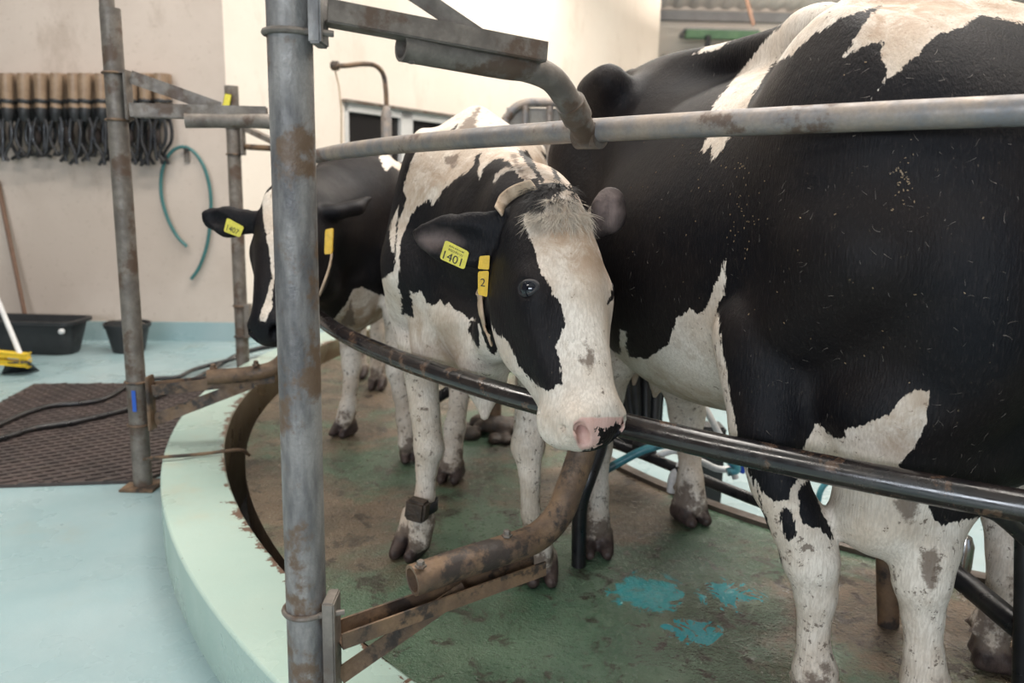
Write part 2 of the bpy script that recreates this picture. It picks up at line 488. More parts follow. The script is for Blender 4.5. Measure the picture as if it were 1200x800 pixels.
worn('galvanised', (.30, .285, .27), (.095, .092, .095), (.13, .085, .055), scale=20, rough=(.4, .65), metal=.12, spot=(.50, .60), bump=.45, fine=170, stretch=(1, 1, .25))
worn('old_galvanised', (.24, .21, .18), (.13, .11, .095), (.10, .065, .045), scale=14, rough=(.45, .7), metal=.25, spot=(.49, .60), bump=.25, fine=130)
worn('rail_galvanised', (.33, .27, .22), (.19, .19, .20), (.12, .08, .06), scale=12, rough=(.4, .62), metal=.25, spot=(.55, .63), bump=.15, fine=140)
worn('rusty_steel', (.21, .13, .075), (.10, .065, .045), (.035, .025, .02), scale=13, rough=(.45, .75), metal=.1, spot=(.50, .60), bump=.5, fine=120, spotscale=14)
worn('dark_rubber_rail', (.012, .011, .013), (.028, .021, .019), (.10, .06, .04), scale=14, rough=(.14, .30), spot=(.56, .64), bump=.05, fine=150, spotscale=16)
worn('black_pipe', (.009, .009, .011), (.020, .018, .018), (.07, .05, .035), scale=10, rough=(.25, .5), spot=(.6, .75), bump=.2)
worn('black_plastic', (.018, .019, .021), (.028, .028, .03), None, scale=5, rough=(.4, .6), bump=.1)
worn('mat_rubber', (.075, .055, .05), (.045, .035, .033), (.11, .085, .07), scale=5, rough=(.45, .7), spot=(.55, .75), bump=.3)
worn('mud', (.075, .05, .035), (.035, .026, .02), None, scale=25, rough=(.45, .7), bump=1.0, fine=70)
worn('cup_plastic', (.34, .235, .155), (.24, .16, .105), None, scale=8, rough=(.3, .5), bump=.05)
worn('green_hose', (.03, .13, .13), (.04, .17, .17), None, scale=12, rough=(.3, .5), bump=.05)
worn('teal_hose', (.06, .25, .31), (.09, .33, .38), (.04, .09, .1), scale=14, rough=(.25, .45), bump=.1)
worn('yellow_plastic', (.80, .56, .03), (.72, .48, .02), (.25, .15, .03), scale=30, rough=(.35, .5), spot=(.66, .76), bump=.1, spotscale=60)
worn('tag_yellow', (.78, .68, .06), (.70, .60, .05), (.25, .2, .05), scale=40, rough=(.35, .5), spot=(.66, .78), bump=.1, spotscale=120)
plain('ink', (.02, .018, .012), .6)
worn('amber_plastic', (.85, .52, .015), (.78, .45, .01), (.22, .12, .02), scale=30, rough=(.3, .5), spot=(.64, .74), bump=.1, spotscale=90)
worn('strap', (.52, .40, .29), (.42, .31, .21), (.2, .14, .09), scale=20, rough=(.6, .8), spot=(.6, .75), bump=.3)
worn('white_frame', (.70, .68, .66), (.62, .60, .58), None, scale=5, rough=(.4, .6), bump=.05)
plain('window_glass', (.022, .02, .02), .12, spec=.5)
worn('green_metal', (.10, .20, .10), (.07, .15, .08), None, scale=5)
worn('white_tube', (.70, .69, .68), (.62, .61, .60), None, scale=8, rough=(.3, .5), bump=.03)
worn('wood_handle', (.20, .11, .07), (.15, .085, .055), None, scale=10, stretch=(8, 8, .6))
worn('stall_panel', (.40, .37, .33), (.33, .31, .28), (.2, .16, .12), scale=5, rough=(.5, .7), spot=(.6, .8))
plain('blue_sticker', (.02, .10, .48), .4)
plain('blue_plastic', (.01, .06, .42), .3)
plain('steel', (.62, .62, .63), .22, 1.0)
plain('white_bolt', (.6, .6, .6), .4)
plain('eyeball', (.006, .007, .012), .04, spec=.7)
plain('eye_rim', (.36, .27, .27), .4); plain('lid', (.018, .016, .018), .5)
worn('sheet_roof', (.80, .74, .68), (.72, .66, .60), None, scale=3, rough=(.5, .7), bump=.05)
worn('grey_beam', (.30, .29, .29), (.24, .23, .23), None, scale=4)
plain('lamp_glow', (1, 1, 1), .5, emis=(1, .95, .88), estr=6.0)

# plastered walls
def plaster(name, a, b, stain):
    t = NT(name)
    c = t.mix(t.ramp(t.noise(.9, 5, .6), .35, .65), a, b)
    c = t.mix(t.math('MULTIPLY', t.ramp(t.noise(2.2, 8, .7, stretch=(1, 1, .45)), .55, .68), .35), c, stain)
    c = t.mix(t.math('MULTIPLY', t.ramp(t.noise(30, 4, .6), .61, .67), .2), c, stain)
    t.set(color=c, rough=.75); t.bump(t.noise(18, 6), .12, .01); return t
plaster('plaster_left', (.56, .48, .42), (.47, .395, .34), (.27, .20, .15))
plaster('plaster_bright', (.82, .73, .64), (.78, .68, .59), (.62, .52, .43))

plaster('plaster_dim', (.22, .20, .18), (.18, .165, .15), (.12, .10, .08))  # for the unseen walls, darkened so they bounce less flat light
# turquoise floor paint
def paint(name, a, b, dirtc, amount):
    t = NT(name)
    geo = t.n('ShaderNodeNewGeometry').outputs['Position']
    c = t.mix(t.ramp(t.noise(1.6, 5, .6, geo), .3, .7), a, b)
    c = t.mix(t.math('MULTIPLY', t.ramp(t.noise(2.4, 7, .65, geo), .52, .75), amount), c, dirtc)
    c = t.mix(t.math('MULTIPLY', t.ramp(t.noise(60, 4, .7, geo), .6, .72), .25), c, dirtc)
    if name == 'curb_paint':             # rusty chips along the inner lip
        sp_ = t.n('ShaderNodeSeparateXYZ'); t.l(geo, sp_.inputs[0])
        dx = t.math('SUBTRACT', sp_.outputs[0], float(RC[0])); dy = t.math('SUBTRACT', sp_.outputs[1], float(RC[1]))
        rr_ = t.math('SQRT', t.math('ADD', t.math('MULTIPLY', dx, dx), t.math('MULTIPLY', dy, dy)))
        lip = t.ramp(rr_, 3.965, 4.03, .22, 0.0)
        c = t.mix(t.ramp(t.math('ADD', t.noise(13, 5, .7, geo), lip), .68, .72), c, (.13, .075, .05))
    t.set(color=c, rough=t.ramp(t.noise(3, 4, .6, geo), .35, .65, .22, .5)); t.bump(t.math('ADD', t.noise(70, 4, .6, geo), t.math('MULTIPLY', t.noise(6, 3, .5, geo), 1.5)), .1, .006); return t
paint('turquoise_paint', (.25, .365, .385), (.31, .405, .42), (.30, .31, .26), .45)
t = paint('curb_paint', (.34, .47, .42), (.40, .51, .45), (.44, .40, .28), .5)
cd = t  # noqa
t = paint('curb_inner', (.20, .16, .10), (.16, .12, .075), (.10, .06, .035), 1.0)

# dirty green platform
t = NT('platform_floor')
geo = t.n('ShaderNodeNewGeometry').outputs['Position']
green = t.mix(t.ramp(t.noise(2.5, 5, .6, geo), .35, .65), (.06, .125, .075), (.13, .21, .135))
brown = t.mix(t.ramp(t.noise(5, 6, .6, geo), .35, .65), (.23, .155, .105), (.12, .08, .056))
sep = t.n('ShaderNodeSeparateXYZ'); t.l(geo, sep.inputs[0])
X, Y = sep.outputs[0], sep.outputs[1]
def blob(cx, cy, r0, r1):
    dx = t.math('SUBTRACT', X, cx); dy = t.math('SUBTRACT', Y, cy)
    d = t.math('SQRT', t.math('ADD', t.math('MULTIPLY', dx, dx), t.math('MULTIPLY', dy, dy)))
    return t.ramp(d, r0, r1, 1.0, 0.0)
bias = t.math('ADD', t.math('MULTIPLY', blob(-.85, 2.6, .2, .9), .16), t.math('MULTIPLY', blob(.40, 2.95, .1, .55), .25))
bias = t.math('ADD', bias, t.math('MULTIPLY', blob(1.15, 1.95, .1, .7), .16))
bias = t.math('ADD', bias, t.math('MULTIPLY', blob(-1.1, 4.4, .3, 1.6), .15))
bias = t.math('SUBTRACT', bias, t.math('MULTIPLY', blob(.15, 2.0, .3, 1.0), .09))
bn = t.math('ADD', t.noise(2.2, 8, .68, geo, dist=.4), bias)
c = t.mix(t.ramp(bn, .48, .66, 0, .9), green, brown)
c = t.mix(t.math('MULTIPLY', t.ramp(t.noise(9, 9, .75, geo, dist=.6), .535, .59), .85), c, (.030, .019, .013))
c = t.mix(t.math('MULTIPLY', t.ramp(t.noise(60, 5, .7, geo), .55, .72), .35), c, (.17, .17, .14))
# splash of turquoise hoof disinfectant
tn = t.math('ADD', .5, t.math('MULTIPLY', t.math('SUBTRACT', t.noise(10, 7, .7, geo, dist=1.2), .5), 1.5))
sp = t.math('MAXIMUM', blob(.43, 2.20, .02, .17), blob(.52, 1.98, .0, .12)); sp = t.math('MAXIMUM', sp, t.math('MULTIPLY', blob(.68, 2.20, 0, .14), .8))
spb = sp
sp = t.ramp(t.math('ADD', tn, t.math('MULTIPLY', sp, .30)), .655, .68)
c = t.mix(t.ramp(t.noise(1.4, 6, .6, geo), .38, .60, .35, 0), c, (.03, .035, .022))
c = t.mix(t.math('MULTIPLY', sp, t.ramp(spb, .02, .2)), c, (.0, .34, .38))
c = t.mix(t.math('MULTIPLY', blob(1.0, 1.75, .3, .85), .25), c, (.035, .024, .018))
wet = t.ramp(t.noise(3, 4, .6, geo), .42, .6)
wetz = t.math('MULTIPLY', blob(1.0, 1.75, .35, .95), t.ramp(t.noise(6, 4, .6, geo), .38, .52))
t.set(color=c, rough=t.mix(wetz, t.ramp(t.math('ADD', t.noise(40, 5, .7, geo), t.math('MULTIPLY', blob(.95, 1.7, .2, .9), -.30)), .25, .65, .07, .50), (.06,)*3))
hb = t.math('ADD', t.noise(95, 3, .6, geo), t.math('MULTIPLY', t.noise(9, 5, .6, geo), 1.2))
t.bump(t.math('MULTIPLY', hb, t.math('ADD', 1.0, t.math('MULTIPLY', wetz, .5))), .7, .008)
worn('platform_edge', (.10, .07, .05), (.06, .045, .035), None, scale=9, bump=.4)

# cattle coat
t = NT('coat')
s = t.attr('coat')
nz = t.noise(38, 5, .7, stretch=(1, 1, .35)); nz2 = t.noise(170, 3, .6, stretch=(1, 1, .22))
e = t.math('ADD', s, t.math('MULTIPLY', t.math('SUBTRACT', nz, .5), .022)); e = t.math('ADD', e, t.math('MULTIPLY', t.math('SUBTRACT', nz2, .5), .016))
e = t.math('ADD', e, t.math('MULTIPLY', t.math('MULTIPLY', t.attr('pink'), t.math('SUBTRACT', t.noise(95, 4, .6), .49)), .035))
m = t.ramp(e, -.0012, .0012)
hairn = t.noise(230, 3, .65, stretch=(1, 1, .16))
white = t.mix(t.ramp(t.noise(6, 6, .65), .38, .66), (.76, .69, .61), (.58, .48, .385))
white = t.mix(t.math('MULTIPLY', t.ramp(hairn, .38, .62), .42), white, (.40, .33, .27))
white = t.mix(t.math('MULTIPLY', t.ramp(t.noise(48, 6, .75), .625, .66), .85), white, (.10, .07, .055))
white = t.mix(t.math('MULTIPLY', t.math('MULTIPLY', t.ramp(t.noise(42, 6, .72), .585, .62), t.attr('legs')), .8), white, (.12, .085, .065))
white = t.mix(t.math('MULTIPLY', t.ramp(t.noise(9, 7, .7), .55, .68), .45), white, (.36, .26, .18))
black = t.mix(t.ramp(t.noise(4, 5, .6), .35, .65), (.005, .005, .007), (.011, .0085, .0085))
black = t.mix(t.math('MULTIPLY', t.ramp(hairn, .52, .72), .5), black, (.030, .024, .023))
black = t.mix(t.math('MULTIPLY', t.ramp(t.noise(110, 7, .8, stretch=(1, 1, .6)), .64, .68), .6), black, (.22, .17, .11))
white = t.mix(t.math('MULTIPLY', t.attr('tan'), t.ramp(t.noise(14, 6, .7, dist=.6), .36, .60, .15, .95)), white, (.36, .255, .175))
c = t.mix(m, black, white)
dirt = t.attr('dirt'); dn = t.noise(14, 7, .7)
dm = t.math('MULTIPLY', t.ramp(dirt, 0, .15), t.ramp(t.math('ADD', t.math('MULTIPLY', dirt, .42), t.math('MULTIPLY', t.math('SUBTRACT', dn, .5), 1.6)), .14, .34))
c = t.mix(t.math('MULTIPLY', dm, .85), c, t.mix(t.noise(50, 4), (.075, .05, .04), (.17, .12, .09)))
c = t.mix(t.math('MULTIPLY', t.ramp(t.math('ADD', t.attr('mark'), t.math('MULTIPLY', t.math('SUBTRACT', t.noise(45, 5, .7), .5), 1.2)), .45, .75), .85), c, (.14, .10, .075))
pinkm = t.ramp(t.math('ADD', t.attr('pink'), t.math('MULTIPLY', t.math('SUBTRACT', t.noise(60, 4), .5), .5)), .35, .75)
c = t.mix(t.math('MULTIPLY', t.math('MULTIPLY', pinkm, m), .8), c, (.62, .36, .31))
c = t.mix(t.math('MULTIPLY', t.attr('earskin'), t.ramp(t.noise(22, 4, .6), .3, .6, .35, .85)), c, (.20, .155, .145))
hf = t.attr('hoof')
c = t.mix(hf, c, t.mix(t.ramp(t.noise(30, 5, .7), .35, .65), (.035, .024, .022), (.085, .060, .052)))
t.set(color=c, rough=t.mix(t.math('MAXIMUM', hf, pinkm), t.mix(m, (.52,)*3, (.68,)*3), (.38,)*3), spec=t.mix(m, (.16,)*3, (.3,)*3))
t.bump(t.math('ADD', t.math('MULTIPLY', hairn, 1.0), t.math('MULTIPLY', t.noise(25, 5, .6), 1.3)), .5, .004)

worn('cow_hair', (.62, .55, .46), (.48, .40, .32), None, scale=60, rough=(.5, .7))
worn('loose_hair', (.30, .26, .23), (.20, .17, .15), None, scale=80)
worn('chaff', (.34, .24, .14), (.18, .12, .07), None, scale=80)
plain('black_hair', (.012, .011, .012), .5)
MAT['dark_rubber_rail'].node_tree.nodes['Principled BSDF'].inputs['Specular IOR Level'].default_value = .9
# ---- cow 2: the one looking over the rail
def cow_looking():
    F = Field(); hd = (.03, -1)
    P, R = trunk(F, (-.14, 2.93), hd, 1.0, .95)
    # fore legs
    pxchain(F, [(487, 350, 2.55, 36), (492, 420, 2.47, 22), (498, 480, 2.42, 17), (503, 525, 2.40, 17.5), (500, 548, 2.40, 12.5), (498, 580, 2.39, 11.5), (494, 612, 2.39, 15), (492, 632, 2.38, 14)], 'legA', .015)
    pxchain(F, [(636, 340, 2.50, 38), (632, 420, 2.40, 24), (622, 480, 2.32, 18), (618, 522, 2.29, 19), (621, 556, 2.27, 12.5), (622, 600, 2.26, 11.5), (630, 640, 2.25, 15), (633, 655, 2.25, 14)], 'legB', .015)
    hoof(F, (-.325, 2.42), (-.35, -1), 'hoofA', .95); hoof(F, (.105, 2.27), (.1, -1), 'hoofB', .98)
    # hind legs
    pxchain(F, [(520, 300, 3.35, 50), (545, 400, 3.2, 22), (540, 455, 3.25, 12), (533, 500, 3.12, 11.5), (528, 540, 3.10, 14)], 'legC', .03)
    hoof(F, (-.245, 3.10), (-.1, -1), 'hoofC', .95)
    p = P(-.5, .2, .8); F.chain([(p, .12), (np.array([.12, 3.55, .5]), .06), (np.array([.11, 3.55, .35]), .042), (np.array([.11, 3.5, .14]), .046)], .03, 'legD'); hoof(F, (.11, 3.47), (0, -1), 'hoofD', .95)
    # breast and dewlap
    F.cone(aty(568, 448, 2.20), aty(568, 487, 2.13), .045, .014, .04, 'body')
    F.cone(aty(568, 380, 2.22), aty(568, 440, 2.19), .12, .045, .08, 'body')
    F.ell(aty(515, 400, 2.36), (.09, .09, .12), .05, 'body'); F.ell(aty(625, 400, 2.28), (.09, .09, .12), .05, 'body')
    P0 = aty(663, 236, 1.72); P1 = aty(706, 512, 1.55); n = (.60, -.76, .25)
    # neck
    nk = [(P(.42, 0, 1.16), .24), (aty(590, 270, 2.2), .175), (P0+np.array([-.065, .23, -.07]), .13), (P0+np.array([-.03, .12, -.075]), .10)]
    F.chain(nk, .07, 'neck', ((1, 0, 0), .85))
    F.chain([(P(.34, 0, 1.36), .06), (aty(602, 222, 2.1), .055), (P0+np.array([-.04, .10, -.02]), .05)], .08, 'neck')
    F.chain([(aty(568, 420, 2.15), .05), (aty(590, 385, 2.0), .06), (aty(610, 340, 1.85), .07)], .08, 'neck')
    H, HR, S = head(F, P0, P1, n)
    # ears
    vd = unit(aty(540, 280, 1.7)-EYEP)
    e = lambda px, py, y, r: (aty(px, py, y), r*y/FPX)
    F.chain([e(606, 256, 1.80, 13), e(586, 268, 1.795, 21), e(556, 281, 1.80, 31), e(524, 280, 1.81, 27), e(502, 277, 1.815, 15), e(487, 273, 1.82, 5)], .012, 'ear', (vd, .30))
    for a, b in (((572, 284, 1.765, 13), (545, 285, 1.77, 22)), ((545, 285, 1.77, 22), (510, 279, 1.79, 15)), ((510, 279, 1.79, 15), (493, 275, 1.80, 6))):
        a = e(*a); b = e(*b); F.cone(a[0], b[0], a[1], b[1], .01, 'ear', (vd, .55), True)
    vd2 = unit((.3, -.95, 0))
    F.chain([e(700, 268, 1.86, 12), e(712, 252, 1.87, 22), e(715, 238, 1.88, 19)], .015, 'ear2', (vd2, .35))
    F.cone(e(712, 254, 1.835, 13)[0], e(715, 240, 1.845, 12)[0], .032, .026, .01, 'ear2', (vd2, .5), True)
    B = 'body neck shoulder thigh udder'
    polys = [
      (B, False, [(490, 172), (476, 204), (472, 224), (476, 232), (466, 262), (463, 300), (461, 318), (452, 324), (430, 345), (430, 172)]),
      (B, True, [(467, 241), (460, 255), (456, 270), (459, 292), (463, 303), (463, 285), (465, 262)]),
      (B, False, [(558, 181), (554, 194), (540, 206), (528, 214), (518, 224), (510, 238), (505, 242), (505, 232), (490, 242), (482, 252), (476, 268), (470, 280), (467, 320), (466, 334), (470, 348), (471, 368), (477, 369), (486, 373), (483, 356), (480, 340), (488, 344), (494, 341), (500, 354), (509, 358), (516, 351), (521, 360), (525, 354), (534, 362), (544, 368), (552, 376), (560, 378), (565, 392), (570, 408), (579, 417), (584, 406), (660, 420), (700, 300), (660, 215), (626, 220), (616, 212), (604, 202), (598, 190), (588, 186), (576, 188), (566, 198), (562, 212), (560, 200), (562, 186), (564, 180)]),
      (B, True, [(553, 371), (549, 376), (546, 390), (553, 402), (561, 412), (565, 410), (566, 396), (562, 380)]),
      (B, False, [(551, 375), (549, 388), (554, 398), (561, 408), (562, 390), (558, 377)]),
      (B, False, [(606, 176), (618, 176), (628, 196), (637, 210), (636, 216), (624, 200), (616, 190)]),
      (B, False, [(633, 176), (642, 184), (652, 200), (660, 216), (650, 209), (646, 196), (638, 184)]),
      (B, False, [(616, 210), (630, 208), (634, 222), (626, 226)]),
      (B, False, [(538, 144), (516, 161), (528, 158)]),
      (B, True, [(577, 213), (580, 204), (590, 197), (601, 196), (602, 199), (592, 201), (584, 206), (580, 213)]),
      ('head', False, [(500, 200), (612, 205), (638, 214), (630, 228), (622, 243), (615, 255), (615, 262), (620, 275), (624, 289), (629, 302), (633, 322), (644, 334), (647, 343), (659, 361), (662, 379), (653, 406), (656, 419), (658, 449), (642, 456), (633, 455), (620, 444), (608, 428), (595, 401), (579, 388), (571, 374), (566, 366), (540, 366), (460, 330)]),
      ('head', False, [(727, 306), (731, 325), (722, 347), (711, 357), (722, 330)]),
      ('head', False, [(630, 212), (670, 200), (700, 214), (702, 232), (694, 222), (680, 222), (664, 222), (648, 230), (638, 238), (628, 236)]),
      ('head', False, [(676, 534), (684, 527), (698, 525), (704, 516), (701, 508), (697, 500), (702, 498), (707, 502), (714, 500), (722, 495), (729, 498), (730, 508), (722, 520), (716, 530), (700, 536)]),
    ]
    extra = [('tan', 'head', [(615, 225), (700, 235), (730, 300), (728, 345), (700, 335), (672, 330), (650, 335), (630, 300), (615, 262)]), ('tan', 'body neck shoulder', [(478, 190), (560, 175), (640, 176), (665, 220), (600, 200), (560, 195), (520, 220), (490, 250), (468, 280)]), ('tan', 'body udder', [(480, 380), (520, 375), (560, 440), (520, 430)]),
             ('pink', 'head', [(672, 494), (683, 488), (700, 489), (716, 488), (731, 488), (732, 510), (722, 520), (700, 524), (682, 528), (676, 522), (671, 508)]),
             ('mark', 'head', [(683, 403), (688, 399), (697, 410), (699, 424), (694, 434), (687, 428), (677, 424), (676, 415), (684, 418)]),
             ('mark', 'head', [(689, 489), (701, 487), (704, 491), (696, 494), (689, 496), (690, 503), (686, 500), (687, 494)]),
             ('mark', 'head', [(698, 240), (703, 244), (702, 262), (697, 268), (694, 250)]),
             ('ear', 'ear2', [(698, 226), (712, 219), (724, 226), (729, 248), (722, 270), (700, 272)]), ('ear', 'ear', [(488, 280), (506, 270), (528, 274), (540, 284), (520, 290), (500, 290)]), ('mark', 'body neck shoulder', [(547, 136), (568, 118), (560, 140), (558, 158), (530, 158), (535, 150)]),
             ('mark', 'body neck shoulder', [(596, 178), (606, 178), (612, 196), (622, 210), (616, 214), (603, 200)]),
             ('mark', 'body neck shoulder', [(519, 182), (542, 180), (536, 194), (530, 198), (522, 192)])]
    head_lo = np.minimum(P0, P1)-.17; head_hi = np.maximum(P0, P1)+.17; head_lo[0] -= .30; head_hi[1] = 1.95
    cow = make_cow('cow', F, {'*': True, 'ear': False, 'ear2': False}, polys, .0095, [(head_lo, head_hi, .0042)],
        'black and white cow with yellow ear tag 1401, head hanging over the dark rail', extra=extra)
    return cow, H, HR, S, (P0, P1)

# ---- cow 3: head turned behind the near post
def cow_far():
    F = Field(); hd = (.05, -1)
    P, R = trunk(F, (-.735, 4.0), hd, .96, .81)
    pxchain(F, [(398, 320, 3.75, 26), (408, 370, 3.70, 16), (411, 410, 3.66, 11), (412, 428, 3.64, 10.5), (411, 450, 3.62, 8), (408, 475, 3.62, 9), (404, 492, 3.60, 9.5)], 'legA', .03)
    pxchain(F, [(470, 320, 3.55, 26), (467, 370, 3.40, 16), (462, 415, 3.33, 11.5), (465, 435, 3.31, 11.5), (470, 462, 3.30, 9), (475, 490, 3.29, 10), (477, 520, 3.28, 11)], 'legB', .03)
    hoof(F, (-.81, 3.66), (-.4, -1), 'hoofA', .95); hoof(F, (-.43, 3.31), (.1, -1), 'hoofB', .95)
    for q, gx, c in ((-1, 'C', (-.96, 4.82)), (1, 'D', (-.80, 4.55))):
        c3 = np.array([c[0], c[1], 0.])
        F.chain([(P(-.45, .2*q, .82), .11), (c3+[-.02, .14, .5], .055), (c3+[0, .04, .33], .04), (c3+[0, .02, .13], .045)], .03, 'leg'+gx); hoof(F, c, (0, -1), 'hoof'+gx, .95)
    F.cone(P(.62, 0, .82), P(.63, 0, .66), .12, .07, .09, 'body')
    P0 = aty(320, 224, 2.92); P1 = aty(307, 394, 2.70); n = (-.50, -.86, .1)
    F.chain([(P(.42, 0, 1.12), .25), (aty(380, 265, 3.3), .19), (P0+np.array([.08, .18, -.12]), .125), (P0+np.array([.04, .1, -.09]), .10)], .07, 'neck', ((1, 0, 0), .85))
    F.chain([(P(.34, 0, 1.34), .07), (aty(376, 222, 3.35), .055), (P0+np.array([.03, .1, -.02]), .05)], .08, 'neck')
    F.chain([(aty(395, 365, 3.4), .05), (aty(375, 330, 3.15), .06), (aty(360, 300, 3.0), .07)], .08, 'neck')
    head(F, P0, P1, n)
    e = lambda px, py, y, r: (aty(px, py, y), r*y/FPX)
    vd = unit(aty(270, 260, 2.9)-EYEP)
    F.chain([e(302, 254, 2.93, 8), e(288, 260, 2.93, 14), e(268, 260, 2.93, 18), e(250, 256, 2.95, 12), e(239, 250, 2.96, 4)], .012, 'ear', (vd, .3))
    for a, b in (((282, 262, 2.88, 9), (266, 262, 2.885, 13)), ((266, 262, 2.885, 13), (247, 255, 2.92, 6))):
        a = e(*a); b = e(*b); F.cone(a[0], b[0], a[1], b[1], .01, 'ear', (vd, .55), True)
    F.chain([e(362, 250, 2.99, 9), e(390, 249, 3.03, 15), e(414, 244, 3.08, 14), e(432, 232, 3.14, 5)], .015, 'ear2', ((0, .1, 1), .6))
    polys = [('body shoulder thigh', True, [(402, 174), (415, 162), (428, 154), (439, 168), (435, 188), (444, 197), (453, 201), (459, 194), (474, 204), (477, 197), (463, 187), (462, 182), (440, 180), (402, 180)]),
      ('body shoulder thigh udder neck', True, [(380, 385), (398, 366), (408, 352), (414, 339), (424, 336), (444, 346), (458, 346), (520, 346), (520, 600), (380, 600)]),
      ('head', True, [(306, 231), (322, 218), (335, 222), (342, 300), (328, 315), (321, 330), (318, 363), (311, 378), (304, 375), (309, 357), (314, 344), (318, 323), (317, 302), (313, 279), (309, 255)]),
      ('legA legB', False, [(380, 300), (500, 300), (500, 345), (455, 348), (424, 338), (414, 341), (400, 366), (380, 375)])]
    extra = [('tan', 'body udder neck', [(380, 350), (470, 350), (470, 400), (440, 420), (390, 400)]), ('pink', 'udder', [(430, 380), (460, 380), (460, 430), (430, 430)]), ('mark', 'body', [(395, 350), (410, 345), (418, 380), (400, 390)])]
    lo = np.minimum(P0, P1)-.16; hi = np.maximum(P0, P1)+.16; lo[0] -= .2; hi[0] += .1
    cow = make_cow('cow', F, {'*': False, 'legA': True, 'legB': True, 'legC': True, 'legD': True, 'hoofA': True, 'hoofB': True, 'hoofC': True, 'hoofD': True}, polys, .013, [(lo, hi, .008)],
        'mostly black cow whose narrow white blaze shows behind the near steel post', extra=extra)
    return cow, (P0, P1)

